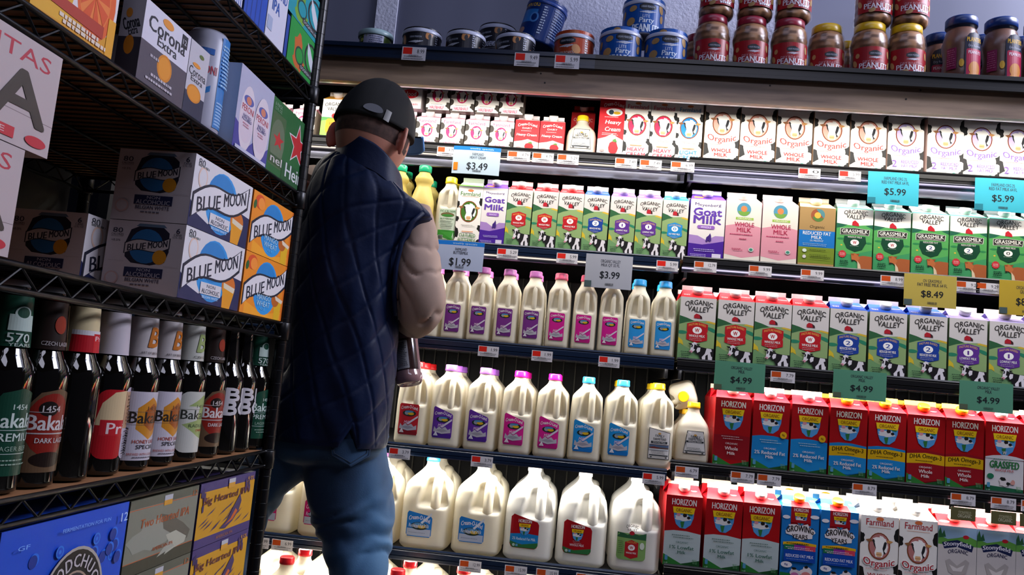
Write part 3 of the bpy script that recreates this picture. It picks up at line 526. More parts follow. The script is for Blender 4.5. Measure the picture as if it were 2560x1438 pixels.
jug('farmpint', .081, .06, .118, .0160, .016, 'e8c020', l_farmstead(1.0, 0, .12), .056, .016, 0, taper=.5, sh=.62, handle=False, root='milk_bottle', cat='milk bottle')
jug('greenjug', .064, .066, .188, .0165, .018, 'e0c01c', l_green(), .046, .004, .004, hand=(.1, .55, .86, .3), sh=.78)
for k, c, lb in (('k', 'e84c90', l_cream('c01c68', 'a8a0b0', .95, .12, True)), ('b', '2c88d8', l_cream('1c70b8', 'a8a0b0', .95, .12, True)), ('h2', 'f0ece8', l_horizon(True)), ('hw', 'f0ece8', l_horizon(False)), ('ov', 'f0ece8', l_ovjug()), ('red', 'd01820', None), ('plain', 'e8e0d8', None)):
    jug('gal'+k, .1285, .1285, .238, .0175, .017, c, lb, .066 if k in 'kb' else .072, .032, -.010, body='e6dfcc' if k not in ('h2', 'hw', 'ov') else 'e6e4de', sh=.70, hand=(.30, .47, .83, .26), taper=.55)
# yellow buttermilk bottle
b = MB(); b.lathe([(.029, 0), (.033, .004), (.033, .10), (.031, .112), (.0215, .142), (.0195, .148), (.0215, .156), (.026, .164), (.024, .173), (.0155, .184), (.0155, .19)], 'dcc878', 32)
c = MB(); c.lathe([(.0165, .187), (.0175, .189), (.0175, .204), (.016, .206)], '14986a', 28); l = MB()
art(l, [P([(0, .0), (1, 0), (1, .3), (.6, .34), (0, .22)], 'c06020'), T('Kate\'s', .5, .62, .62, .26, '2c4a34', .01, .2)], cylmap(.0333, 1.9, .03), 24)
proto('kates', 'buttermilk_bottle', 'buttermilk bottle', [('bottle_body', b, MILK), ('cap', c, PLAST), ('front_label', l, LABEL)])
# --------------- cans and jars on the top shelf ---------------
def can(key, r, h, lab, ang=3.3, base='8a8a96', lid='b8bcd0', name='nut_can', cat='nut can', blue=None):
    b = MB(); b.lathe([(r*.98, 0), (r, .002), (r, h-.008), (r*.985, h-.007)], base, 40)
    art(b, lab, cylmap(r+.0002, ang, .003), 26)
    l = MB(); l.lathe([(r*1.03, h-.009), (r*1.04, h-.008), (r*1.04, h), (r*1.0, h+.002), (r*.96, h+.001)], lid, 40)
    return proto(key, name, cat, [('can_body', b, LABEL), ('plastic_lid', l, PLAST)])
def barn(cx, cy, s, dk='202228'): return [P([(cx-s, cy-.1*s), (cx-s, cy+.3*s), (cx-.4*s, cy+.55*s), (cx+.2*s, cy+.6*s), (cx+.5*s, cy+.45*s), (cx+s, cy+.25*s), (cx+s, cy-.1*s), (cx+.3*s, cy-.35*s), (cx-.6*s, cy-.35*s)], dk), T('URBAN MEADOW', cx, cy+.1*s, 1.6*s, .26*s, '9aa0b0', .02)]+[P([(cx-s+.3*k*s, cy-.55*s-.05*k*s), (cx+.3*k*s, cy-.4*s), (cx+.15*s+.3*k*s, cy-.42*s), (cx-.8*s+.3*k*s, cy-.6*s-.05*k*s)], 'c8ccd8') for k in range(4)]
NUT = lambda cx, cy, rx, ry, rot, c='b08a58': E(cx, cy, rx, ry, c, 14, rot)
hC = .46
can('cashew', .0488, .068, [R(0, 0, 1, hC, '1a1a24')]+barn(.32, .27, .13)+[T('WHOLE CASHEWS', .33, .07, .36, .09, 'a8acc0', .03), NUT(.55, .34, .06, .09, -.5, 'b07848'), E(.56, .31, .03, .05, '1a1a24'), NUT(.1, .24, .04, .1, .2, 'b07848'), NUT(.84, .13, .05, .08, .3, 'c08858')]+BL(.66, .72, .38, 9, .038, 'b0b4c4', .02)+BL(.88, .98, .36, 7, .045, '9094a4', .02), 3.1)
PP = [R(0, 0, 1, .62, '1450a0')]+barn(.55, .43, .14)+[T('LITE', .53, .28, .12, .05, 'c8d4e8'), T('Party', .54, .2, .24, .11, 'd0dcec', .03, .1), T('PEANUTS', .54, .08, .46, .13, 'ccd8e8', .05), NUT(.3, .42, .07, .05, .2), NUT(.27, .2, .08, .07, .3), NUT(.12, .34, .035, .07, -.2), NUT(.8, .44, .05, .08, .3), NUT(.82, .28, .04, .07, -.1), NUT(.42, .56, .06, .04, 0), NUT(.8, .05, .05, .07, 0)]
can('party', .0525, .088, PP, 2.9)
can('orangecan', .0495, .074, [R(0, 0, 1, .56, 'a84020')]+barn(.38, .36, .15)+[T('HONEY ROASTED', .36, .15, .42, .06, 'd8c8c0', .02), T('PEANUTS', .36, .06, .5, .11, 'd8d0cc', .05), NUT(.55, .22, .07, .09, .6, 'c89060'), NUT(.5, .5, .1, .05, 0, 'a85a30'), NUT(.85, .25, .05, .1, 0, '8a3418')]+BL(.7, .76, .42, 9, .042, 'd8d4d8', .025), 2.9)
can('planterscan', .052, .108, [R(0, 0, 1, .72, '0c2c68'), R(0, .28, .42, .5, '2a70b8'), T('PLANTERS', .24, .6, .36, .1, 'c8a040', .03), E(.38, .36, .08, .09, '4a80c0'), E(.38, .36, .05, .06, '0c2c68'), NUT(.15, .12, .12, .07, .3, 'a07868')]+BL(.5, .58, .55, 11, .045, 'a8b8d0', .02)+BL(.68, .92, .55, 11, .045, '7a90b8', .014), 3.0, '0c2c68', '14347a')
b = MB(); b.lathe([(.038, 0), (.041, .052), (.041, .056)], '5a7038', 36); art(b, [BLOB(.3+(i % 5)*.09-.25, .05+(i//5)*.1, .05, .05, ['7a9040', '3a5a24', 'a0a850'][i % 3], i) for i in range(25)]+[R(.3, 0, .8, .56, '9a9cb8')]+BL(.44, .78, .46, 8, .05, '50546c', .02), cylmap(.0408, 2.6, .0), 20)
l = MB(); l.lathe([(.044, .05), (.0455, .052), (.0455, .062), (.043, .065), (.02, .066)], '9ab4b8', 36); proto('peas', 'snack_tub', 'snack tub', [('tub_body', b, PLAST), ('plastic_lid', l, PLAST)])
def jar(key, lidc, h=.148, r=.044, flip=False):
    b = MB(); pr = [(r*.85, 0), (r, .006), (r*1.0, .02), (r*.97, .024), (r*.97, .082), (r, .086), (r*1.02, .1), (r*.95, .122), (r*.78, .134), (r*.74, h-.016)]; n = 40; rg = random.Random(5)
    rows = []
    for i in range(34):
        z = (h-.016)*i/33; k = 0
        while k < len(pr)-2 and pr[k+1][0] is not None and pr[k+1][1] < z: k += 1
        (r0, z0), (r1, z1) = pr[k], pr[k+1]; rr = r0+(r1-r0)*(z-z0)/(z1-z0)
        rows.append([((rr-.003+.0035*abs(noise.noise(Vector((cos(2*pi*j/n)*4, sin(2*pi*j/n)*4, z*95)))))*cos(2*pi*j/n), (rr-.003)*sin(2*pi*j/n)*(1+.06*noise.noise(Vector((j*.9, z*90, 1)))), z) for j in range(n)])
    b.grid(rows, lambda i, j: ['7a5640', '8e664a', '63442f', 'a07654'][int(abs(noise.cell(Vector((i*.45, j*.45, 3))))*97) % 4], True, True, True, True)
    s = MB(); s.lathe([(p[0]+.0012, p[1]) for p in pr], 'ffffff', 40, cap1=False)
    l = MB(); art(l, [R(0, 0, 1, .6, '961820')]+barn(.52, .42, .15)+[T('DRY ROASTED', .5, .235, .5, .06, 'c89098', .02), T('PEANUTS', .5, .145, .66, .13, 'dcd4dc', .05), R(.2, .075, .8, .08, 'c8a0a8'), NUT(.12, .4, .05, .06, 0), NUT(.86, .45, .04, .09, .2), NUT(.06, .22, .05, .09, .4), NUT(.9, .2, .05, .09, -.2), NUT(.35, .04, .08, .05, .3)]+BL(.52, .86, .03, 1, .04, 'd0ccd8', .045), cylmap(r*.97+.0016, 2.35, .020), 24)
    c = MB(); c.lathe([(r*.80, h-.018), (r*.82, h-.016), (r*.82, h), (r*.78, h+.002)], lidc, 40)
    return proto(key, 'peanut_jar', 'peanut jar', [('peanuts', b, PLAST), ('clear_jar', s, CLEAR), ('front_label', l, LABEL), ('screw_lid', c, PLAST)])
jar('jary', 'd0a818'); jar('jarr', '8a1830')
b = MB(); b.lathe([(.036, 0), (.042, .006), (.041, .05), (.038, .075), (.042, .1), (.042, .115), (.034, .145), (.03, .15)], '6a4a3e', 36); s = MB(); s.lathe([(.0372, 0), (.0432, .006), (.0422, .05), (.0392, .075), (.0432, .1), (.0432, .115), (.0352, .145), (.032, .16)], 'ffffff', 36, cap1=False)
l = MB(); art(l, [P([(.42, 0), (.42, .95), (.5, 1.08), (.62, 1.12), (.78, 1.08), (.86, .95), (.86, 0)], '10162e'), RR(.45, 0, .84, .74, .04, '98183c'), T('PLANTERS', .64, .95, .36, .1, 'c89a20', .03), T('Dry Roasted', .64, .8, .3, .07, 'a0a4b8'), T('PEANUTS', .64, .66, .3, .07, 'd8c8d0', .03), E(.64, .3, .14, .16, 'b07028'), E(.64, .1, .15, .14, 'b07028'), E(.36, .42, .05, .09, 'c89a20'), R(.05, .3, .26, .78, '781848')]+BL(.06, .25, .72, 8, .05, 'b06888', .015), cylmap(.0438, 2.5, .008), 22)
c = MB(); c.lathe([(.034, .156), (.036, .158), (.036, .176), (.034, .179)], '10306c', 36); proto('pbottle', 'peanut_jar', 'peanut jar', [('peanuts', b, PLAST), ('clear_jar', s, CLEAR), ('front_label', l, LABEL), ('screw_lid', c, PLAST)])
# ======================= ROOM AND COOLER =======================
def boxobj(name, x0, y0, z0, x1, y1, z1, material, parent=None, kind='structure'):
    b = MB(); b.box(x0, y0, z0, x1, y1, z1, 'ffffff'); o = part(name, b, material, parent)
    if kind and not parent: o['kind'] = kind
    return o
boxobj('floor', -4, -6, -.1, 4, 1.2, 0, FLOORM)
boxobj('ceiling', -4, -6, 3.1, 4, 1.2, 3.2, CEILM)
boxobj('wall_back', -4, .035, 1.842, 4, .055, 3.1, PANEL)
boxobj('wall_rear', -4, .93, 0, 4, 1.03, 3.1, PANEL)
xa = hit(1392, 60, 1, .02).x; xb = hit(2000, 60, 1, .02).x
boxobj('wall_plaster', xa, .018, 1.842, xb, .034, 3.1, WALLM)
boxobj('trim_1', xa-.012, .012, 1.842, xa, .034, 3.1, CHROME)
boxobj('trim_2', -.66, .028, 1.842, -.60, .0345, 3.1, WALLM)
# rows: key -> (front plane y, two measured points on the shelf front)
ROWS = {'2L': (.04, (1039, 359), (1740, 398)), '2R': (.04, (1760, 400), (2560, 447)), '3L': (.04, (1134, 605), (1700, 645)), '3R': (.04, (1740, 648), (2560, 702)),
        '4L': (.015, (1042, 839), (1687, 896)), '4R': (.015, (1700, 898), (2395, 954)), '5L': (.015, (974, 1103), (1655, 1175)), '5R': (.015, (1690, 1155), (2560, 1232)),
        '6L': (.01, (677, 1335), (1593, 1429)), '6R': (.01, (1663, 1410), (1860, 1430))}
NAME = {'2': 'top cooler shelf', '3': 'second cooler shelf', '4': 'third cooler shelf', '5': 'fourth cooler shelf', '6': 'fifth cooler shelf', '7': 'bottom cooler tray', '1': 'above the cooler'}
ZR = {k: (hit(*a, 1, y).z+hit(*b, 1, y).z)/2 for k, (y, a, b) in ROWS.items()}
def rowx(k, px):
    y, a, b = ROWS[k]; return hit(px, a[1]+(b[1]-a[1])*(px-a[0])/(b[0]-a[0]), 1, y).x
XJ = .232; XL = -1.25; XR = 1.42
RH = {'2': .024, '3': .024, '4': .027, '5': .024, '6': .026}
def shelf(k):
    y, z = ROWS[k][0], ZR[k]+.007; left = k[1] == 'L'; x0, x1 = (XL, XJ-.004) if left else (XJ+.004, XR); h = RH[k[0]]; r = RAIL if (left and k[0] in '3456') else RAILB
    s = empty('cooler_shelf', ((x0+x1)/2, y, z-.01), f"{'left' if left else 'right'} section shelf with {'navy' if r is RAIL else 'black'} price rail, "+NAME[k[0]].replace('shelf', 'level'), 'shelf', 'cooler shelves')
    L = (x1-x0)/2
    def q(n, a, b_, c, d, e, f, mt):
        m_ = MB(); m_.box(a, b_, c, d, e, f, 'ffffff'); return part(n, m_, mt, s)
    q('deck', -L, -.004, -.004, L, .62, .0, DARKIN)
    b = MB(); pf = [(-.006, .005), (-.010, .0045), (-.0115, .001), (-.010, -.002), (-.0125, -.004), (-.0125, -h*.6), (-.010, -h*.64), (-.0125, -h*.7), (-.012, -h+.001), (-.006, -h+.001), (-.004, -.004), (-.004, .004)]
    b.grid([[(-L, a, c) for a, c in pf], [(L, a, c) for a, c in pf]], 'ffffff', True, False, True, True); part('price_rail', b, r, s)
    if k[0] in '23': q('light_channel', -L, .006, -h-.012, L, .012, -h+.004, CHROME); q('led_strip', -L, .0005, -h-.0035, L, .004, -h-.0005, emis('led_edge', 'fff0e0' if left else 'e8e0ff', 1.1))
    if k[0] == '2': q('lamp_housing', -L, .022, -h-.030, L, .034, -h-.010, CHROME)
    if k[0] not in '23': q('led_strip', -L, -.004, -h+.003, L, .0, -h+.006, emis('led_edge', 'ffe8d0', 1.0))
    q('lens_edge', -L, -.0115, -h-.001, L, -.009, -h+.0025, CHROME)
    for xx in (-L*.98, L*.98): q('bracket', xx-.004, .02, -.05, xx+.004, .55, -.005, BLACKM)
    dz = h+.004
    a = area('shelf_light', ((x0+x1)/2, y+.014, z-.01-h+.003), (radians(3), 0, 0), x1-x0-.03, .012, (5.6 if k[0] in '56' else 4.4)*(x1-x0), (1, .95, .86) if left or k[0] in '56' else (1, .96, .97)); return s
for k in ROWS: shelf(k)
boxobj('cooler_back_panel', XL-.03, .66, .0, XR+.03, .70, 1.955, DARKIN, kind='structure')
b = MB()
for i in range(66): x = XL+.02+i*.04; b.box(x, .652, .15, x+.004, .66, 1.85, '5a564c')
sl = part('back_grille', b, mat('grille_slats', .5)); sl['kind'] = 'structure'
for nm, x in (('cooler_side_left', XL-.03), ('cooler_side_right', XR)):
    boxobj(nm, x, -.15, 0, x+.03, .66, 1.80, DARKIN)
for i, z in enumerate([.4]): pass
boxobj('cooler_divider_post', XJ-.012, .50, .1, XJ+.012, .62, 1.8, BLACKM)
boxobj('cooler_base', XL, -.10, 0, XR, .66, .16, DARKIN)
boxobj('cooler_front_panel', XL, -.222, .17, XR, -.208, .34, BLACKM)
boxobj('cooler_roof', XL-.03, .056, 1.955, XR+.03, .70, 1.97, DARKIN)
# fascia and the shelf above it
zt = 1.845
o = boxobj('plywood_fascia', XL, -.197, 1.765, XR, -.180, 1.835, PLY, kind=None); tag(o, 'long raw plywood board with screw holes under the nut shelf', 'board')
for px, py in ((1352, 184), (1362, 207), (2301, 226), (2265, 248), (1925, 214)):
    p = hit(px, py, 1, -.197); b = MB(); b.lathe([(.0024, 0), (.0022, .0006)], '241c16', 10); b.v = [(v[0], -v[2]-.0001, v[1]) for v in b.v]; h_ = part('screw_hole', b, BOARD, o); h_.location = (p.x, -.197, p.z)
t = empty('nut_shelf', (0, -.2, zt), 'black edged steel shelf holding cans and jars of nuts, above plywood board', 'shelf')
b = MB(); b.box(XL, .0, -.004, XR, .232, 0, 'ffffff'); part('deck', b, DARKIN, t)
b = MB(); pf = [(-.012, .016), (-.016, .014), (-.016, .004), (-.012, .002), (-.012, -.012), (-.016, -.014), (-.016, -.022), (-.010, -.024), (0, -.020), (0, .012)]
b.grid([[(XL, a, c) for a, c in pf], [(XR, a, c) for a, c in pf]], 'ffffff', True, False, True, True); part('front_rail', b, RAILB, t)
b = MB(); pf2 = [(p[0]-.0008, p[1]) for p in pf]; b.grid([[(XL, a, c) for a, c in pf2], [-.03*0+0 or (-.032, a, c) for a, c in pf2]], 'ffffff', True, False, True, True); part('rail_cover', b, RAIL, t)
area('canopy_light', ((XL+XR)/2, -.135, 1.79), (radians(26), 0, 0), XR-XL-.05, .03, 16, (1, .95, .88))
o = boxobj('canopy_lamp_housing', XL, -.178, 1.795, XR, -.09, 1.812, CHROME)

# ======================= PRODUCTS ON THE COOLER SHELVES =======================
rnd = random.Random(11)
DEP = .0925
def put(k, key, a, b_, desc, back=0, dep=None, dy=0, jit=1, dz=0, scl=None):
    y, z = ROWS[k][0], ZR[k]+dz; x = (rowx(k, a)+rowx(k, b_))/2; dep = dep or DEP; nm = NAME[k[0]]
    for i in range(back+1):
        place(key, (x+(rnd.uniform(-.001, .001) if i else 0), y+.001+dy+i*(dep+.0045)+rnd.uniform(0, .002)*jit, z-.0028), radians(rnd.uniform(-.12, .12)*jit), desc, nm, None, '' if i == 0 else ('second rank' if i == 1 else 'third rank'), sc_=scl or ((.985, .985, 1) if k in ('5R', '6R') else None))
def run(k, edges, items, back=0, dep=None):
    for i, (key, desc) in enumerate(items): put(k, key, edges[i][0], edges[i][1], desc, back, dep)
D = {'ovr': 'farm-print milk carton with red badge', 'ovb': 'farm-print milk carton with dark blue badge', 'ovp': 'farm-print milk carton with purple badge', 'ovl': 'farm-print milk carton with light blue badge'}
# top cooler shelf: lower tier of pints
for a, b_ in ((972, 1033), (1034, 1095), (1095, 1158), (1158, 1219), (1219, 1282)): put('2L', 'fpint', a, b_, 'small cow-spotted cream carton, lower tier', 0, .066)
zz = .0655*1.17+.0145+.009+.001
for a, b_ in ((1047, 1108), (1108, 1170), (1170, 1232), (1232, 1293)):
    x = (rowx('2L', a)+rowx('2L', b_))/2+.006; place('fpint', (x, .046, ZR['2L']-.0025+zz), 0, 'small cow-spotted cream carton, upper tier', NAME['2'])
boxobj('tier_sheet', rowx('2L', 968), .046, ZR['2L']-.0028+zz-.0007, rowx('2L', 1345), .16, ZR['2L']-.0028+zz-.0002, CLEAR, kind=None); tag(bpy.data.objects['tier_sheet'], 'clear plastic sheet between two tiers of small cream cartons', 'sheet')
place('hood', (rowx('2L', 1006)+.006, .046, ZR['2L']-.0025+zz), 0, label='small pink and white cream carton with red oval, beside cap brim'); 
place('fpint', (rowx('2L', 1334), .125, ZR['2L']-.0028), 0, label='pink-topped small carton set back at the end of the upper tier')
for a, b_ in ((1282, 1345), (1345, 1408)): put('2L', 'cpint', a, b_, 'small red heavy cream carton with strawberry', 0)
put('2L', 'ovred', 1417, 1480, 'red carton standing behind the small yellow-capped bottle', 0, dy=.11, dz=.06)
b = MB(); b.box(-.045, 0, 0, .045, .08, .059, '4a4a50'); o = part('carton_riser', b, DARKIN); o.location = (rowx('2L', 1450), .15, ZR['2L']-.0028); tag(o, 'dark box riser under the red carton behind the cream bottle', 'riser')
put('2L', 'farmpint', 1408, 1492, 'squat clear milk bottle with yellow cap and paper label', 0)
put('2L', 'cquart', 1491, 1555, 'tall red heavy cream carton with strawberry', 1, .07)
for a, b_ in ((1554, 1620), (1620, 1686)): put('2L', 'fqh', a, b_, 'tall cow-spotted heavy cream carton with red lettering', 1, .072)
put('2L', 'fql', 1686, 1751, 'tall cow-spotted light cream carton with blue lettering', 1, .072)
e = [(1757, 1845), (1846, 1936), (1937, 2029), (2032, 2121), (2122, 2216), (2217, 2309), (2316, 2408), (2409, 2498), (2500, 2590), (2592, 2682)]
for i, (a, b_) in enumerate(e): put('2R', 'forg_w' if i < 5 else 'forg_2', a, b_, 'cow-face milk carton with '+('red' if i < 5 else 'purple')+' lettering', 0)
put('2L', 'ovorange', 800, 855, 'orange-topped half and half carton left of the black cap', 1, .07, scl=(1.05, 1.05, 1.05))
for a, b_ in ((722, 785), (655, 718)): put('2L', 'fpint', a, b_, 'cow-spotted carton seen through the wire rack', 1, .07)
# second shelf
put('3L', 'kates', 1008, 1082, 'yellow buttermilk bottle with green cap and script label', 0, dy=.0)
put('3L', 'kates', 950, 1012, 'yellow buttermilk bottle with green cap beside vest collar', 1, .07, dy=.01)
put('3L', 'kates', 1000, 1062, 'yellow buttermilk bottle set back behind the script-label bottle', 0, .07, dy=.17)
put('3L', 'greenjug', 1085, 1132, 'slim milk jug with yellow cap and green label', 1, .07)
put('3L', 'fbut', 1134, 1195, 'cow-face buttermilk carton with green oval', 1, .07)
put('3L', 'goatq', 1195, 1258, 'slim purple and white goat milk carton', 1, .07)
for i, (a, b_, k) in enumerate(((1258, 1321, 'r'), (1322, 1387, 'r'), (1387, 1450, 'r'), (1449, 1516, 'b'), (1517, 1582, 'p'), (1583, 1648, 'p'), (1649, 1714, 'l'))): put('3L', 'ovq'+k, a, b_, 'slim '+D['ov'+k], 1, .07)
put('3R', 'goath', 1719, 1806, 'wide purple white goat milk carton', 1)
for a, b_ in ((1808, 1898), (1900, 1990)): put('3R', 'fg', a, b_, 'pink and cream whole milk carton', 1)
put('3R', 'fgr', 1994, 2084, 'kraft brown milk carton with blue band', 1)
for a, b_, k, c in ((2087, 2179, 'w', 'red'), (2183, 2273, 'w', 'red'), (2277, 2370, '2', 'blue'), (2371, 2468, '2', 'blue'), (2472, 2565, '0', 'black'), (2568, 2662, '0', 'black')): put('3R', 'gr'+k, a, b_, 'green brown-cow milk carton with '+c+' letter', 1)
# third shelf
for i, (a, b_) in enumerate(((1029, 1094), (1096, 1157), (1158, 1224), (1225, 1289), (1291, 1355), (1356, 1421), (1422, 1488), (1490, 1553), (1556, 1623), (1623, 1688))):
    k = 'p' if i < 5 else ('k' if i < 8 else 'b'); put('4L', 'qj'+k, a, b_, 'slim milk jug with '+{'p': 'purple', 'k': 'pink', 'b': 'blue'}[k]+' label', 1 if i not in (5, 6, 7) else 0, .069)
for i, (a, b_) in enumerate(((1689, 1786), (1787, 1880), (1881, 1973), (1974, 2068), (2068, 2165), (2168, 2265), (2268, 2367), (2369, 2468), (2471, 2570), (2573, 2672))):
    k = 'rrrrbbbppp'[i]; put('4R', 'ovh'+k, a, b_, 'wide '+D['ov'+k], 1)
# fourth shelf
for i, (a, b_, k) in enumerate(((978, 1059, 'r'), (1062, 1146, 'p'), (1150, 1235, 'p'), (1239, 1325, 'k'), (1326, 1413, 'k'), (1414, 1500, 'b'), (1502, 1590, 'b'))):
    put('5L', 'hg'+k, a, b_, 'half-gallon milk jug with '+{'r': 'red', 'p': 'violet', 'k': 'magenta', 'b': 'sky blue'}[k]+' label', 2 if k != 'b' else 0, .086)
put('5L', 'farmhg', 1592, 1683, 'half-gallon jug with yellow cap and black-framed label', 2, .086)
put('5L', 'farmhg', 1502, 1590, 'yellow-capped jug standing behind sky blue label jugs', 1, .086, dy=.09)
put('5R', 'farmqt', 1688, 1773, 'squat milk bottle with yellow cap and trapezoid label', 0, .075)
for i in (0, 1): place('farmqt', (rowx('5R', 1728), .10+.075*i, ZR['5R']-.0028), 0, None, None, None, '', 0, 0, (1, 1, .86), label='squat bottle under the lying jug, '+['front', 'rear'][i]+' of the hidden pair')
jug('hgy', .0835, .0835, .213, .0165, .017, 'e8b418', None, .052, .026)
o = place('hgy', (0, 0, 0), 0, label='milk jug lying on its side with yellow cap facing out')
o.matrix_world = Matrix.Translation((rowx('5R', 1726), .215+.055, ZR['5R']+.1345)) @ Matrix.Scale(.86, 4) @ Matrix.Rotation(radians(93), 4, 'X') @ Matrix.Rotation(radians(-6), 4, 'Y') @ Matrix.Translation((0, .0418, 0)) @ Matrix.Rotation(radians(-70), 4, 'Z') @ Matrix.Translation((0, -.0418, 0))
# items: Horizon-style red cartons
KD = {'whole': 'red milk carton with dark red lower half', '2': 'red milk carton with blue lower half', 'd2': 'red carton with yellow band over blue', 'dw': 'red carton with yellow band over dark red', 'g': 'red milk carton with white lower panel', '1': 'red milk carton with pale grey lower half'}
for a, b_, k in ((1780, 1871, 'whole'), (1875, 1969, '2'), (1972, 2067, '2'), (2070, 2164, 'd2'), (2166, 2263, 'd2'), (2265, 2361, 'dw'), (2362, 2458, 'dw'), (2461, 2560, 'g'), (2562, 2660, 'g')): put('5R', 'hz'+k, a, b_, KD[k], 1)
# fifth shelf
for i, (a, b_, k) in enumerate(((600, 726, 'k'), (729, 855, 'k'), (858, 984, 'k'), (987, 1115, 'b'), (1118, 1247, 'b'), (1250, 1380, 'h2'), (1383, 1513, 'hw'), (1518, 1650, 'ov'))):
    put('6L', 'gal'+k, a, b_, 'gallon milk jug with '+{'k': 'pink label', 'b': 'slanted blue label', 'h2': 'red and blue label', 'hw': 'all red label', 'ov': 'green farm label'}[k], 1, .1285)
for i, (a, b_) in enumerate(((1655, 1748), (1756, 1849), (1852, 1943))): put('6R', 'hz1', a, b_, KD['1'], 1)
for a, b_ in ((1947, 2043), (2046, 2141)): put('6R', 'grow', a, b_, 'blue milk carton with cloud and two cows', 1)
for a, b_ in ((2148, 2242), (2245, 2341)): put('6R', 'forg_c', a, b_, 'white cow-face organic milk carton', 1)
for a, b_ in ((2343, 2439), (2442, 2537), (2540, 2636)): put('6R', 'stony', a, b_, 'red-topped pale milk carton with cream swirl', 1)
# bottom tray: gallons, only the tops show
boxobj('bottom_tray', XL, -.208, .275, XR, .6, .285, DARKIN)
zc = hit(718, 1390, 1, -.14).z
for px in (718, 995): p = hit(px, 1400+(px-718)*.11, 1, -.136); place('galred', (p.x, -.20, zc-.238), 0, 'gallon milk jug with red cap', NAME['7'], None, 'front rank')
for px in (632, 765, 897, 1027, 1161, 1297, 1430, 1560): p = hit(px, 1382+(px-765)*.1, 1, .02); place('galred', (p.x, -.05, zc-.238), 0, 'gallon milk jug with red cap', NAME['7'], None, 'second rank').scale.z = .955
for px in (632, 765, 897, 1027, 1161, 1297, 1430, 1560): p = hit(px, 1382+(px-765)*.1, 1, .02); place('galplain', (p.x+.03, .085, zc-.238), 0, 'gallon milk jug with white cap', NAME['7'], None, 'third rank').scale.z = .955
bpy.data.objects['bottom_tray'].location.z = zc-.238-.2852
# ---------------- top shelf of nuts ----------------
def nut(key, px, dy=0, dz=0, desc='', rz=0, rx=0, ry=0):
    p = hit(px, 135+(px-825)*.038, 1, -.2+.055+dy); place(key, (p.x, -.2+.055+dy, zt+.0005+dz), rz, desc, NAME['1'], None, '', rx, ry)
nut('peas', 935, 0, 0, 'white-lidded tub of green wasabi peas')
nut('cashew', 1050, 0, 0, 'black cashew can turned to its side panel', .45); nut('cashew', 1160, 0, 0, 'black cashew can standing alone in front row'); nut('cashew', 1285, 0, 0, 'black cashew can under the tilted blue can')
nut('cashew', 1240, .11, .0, 'black cashew can at back, bottom of stack'); nut('cashew', 1238, .11, .071, 'black cashew can at back, top of stack')
nut('planterscan', 1334, .045, .0715, 'tall blue nut can leaning over a cashew can', 0, 0, radians(13))
nut('orangecan', 1432, 0, 0, 'orange honey roasted peanuts can')
nut('party', 1548, 0, 0, 'blue party peanuts can, left of lower pair'); nut('party', 1661, 0, 0, 'blue party peanuts can, right of lower pair'); nut('party', 1600, .02, .0905, 'blue party peanuts can stacked on top of the pair')
for i, px in enumerate((1775, 1872, 1968, 2170, 2262)):
    nut('jarr' if i < 3 else 'jary', px, 0, 0, 'red-label peanut jar, lower one of a stack'); nut('jarr' if i < 3 else 'jary', px+6, 0, .1505, 'red-label peanut jar, upper one of a stack')
nut('jary', 2062, .02, 0, 'single red-label peanut jar with yellow lid, in front'); nut('jary', 2112, .115, 0, 'yellow-lidded peanut jar set back between stacks', .8)
nut('jarr', 1745, .11, 0, 'peanut jar behind the left-most jar stack'); 
for px in (2400, 2500, 2600): nut('pbottle', px, 0, 0, 'waisted peanut bottle with navy lid, front row')
for px in (2345, 2452, 2552): nut('pbottle', px, .1, 0, 'waisted peanut bottle with navy lid, back row', -.6)
# ---------------- price tags on the rails ----------------
def tagmesh(w, h, oc, price, seed, fold=.0):
    m_ = MB(); a = [P([(0, 0), (1, 0), (1, h/w), (0, h/w)], 'c8c4c8'), R(.04, h/w*.45, .42, h/w*.95, oc), T(price, .78, h/w*.68, .3, h/w*.3, '2c2c2e', .0)]+BL(.05, .95, h/w*.25, 2, h/w*.16, '77777c', h/w*.07, seed)+BAR(.3, h/w*.28, .7, h/w*.4, '55555a', seed)
    m_.box(-w/2, 0, 0, w/2, .0006, h, 'c8c4c8'); art(m_, a, flatmap(w, 0, None, 0)); return m_.mesh('price_tag', PAPER)
def ptag(k, px, w, price, dark=True, row=None, ytop=None, h=None, desc=None):
    h = h or .027; y = (ROWS[k][0] if k in ROWS else -.2)-.0140; z = (ZR[k] if k in ROWS else zt)
    x = rowx(k, px) if k in ROWS else hit(px, 145+(px-825)*.043, 1, -.22).x
    o = link(bpy.data.objects.new('price_tag', tagmesh(w, h, 'b84818' if dark else 'd02418', price, int(px)))); o.location = (x, y-.004, z-.012-h if k in ROWS else z-.0+.008-h)
    if desc: o['label'] = desc; o['category'] = 'price tag'; o['group'] = 'shelf price tags'; return o
    o['category'] = 'price tag'; o['group'] = 'shelf price tags'; PLACED.append(('orange and white paper price tag', 'rail of '+NAME[k[0]] if k in ROWS else 'rail above the cooler', '', x, o, 0)); return o
for px, pr in ((1032, '8.99'), (1315, '9.49'), (1416, '5.99')): ptag('top', px, .060, pr, False, h=.034)
for px, w, pr in ((1300, .062, '4.79'), (1360, .058, '4.79'), (1422, .058, '5.29'), (1566, .058, '7.49'), (1627, .058, '7.49'), (1706, .062, '6.99'), (1120, .05, '4.79')): ptag('2L', px, w, pr)
for px, pr in ((2020, ''), (2120, '5.99')): ptag('2R', px, .056, pr or '0', False)
for px, pr in ((1272, '5.29'), (1420, '5.99'), (1668, '5.99'), (1450, '5.99')): ptag('3L', px, .056, pr, False) if px != 1450 else None
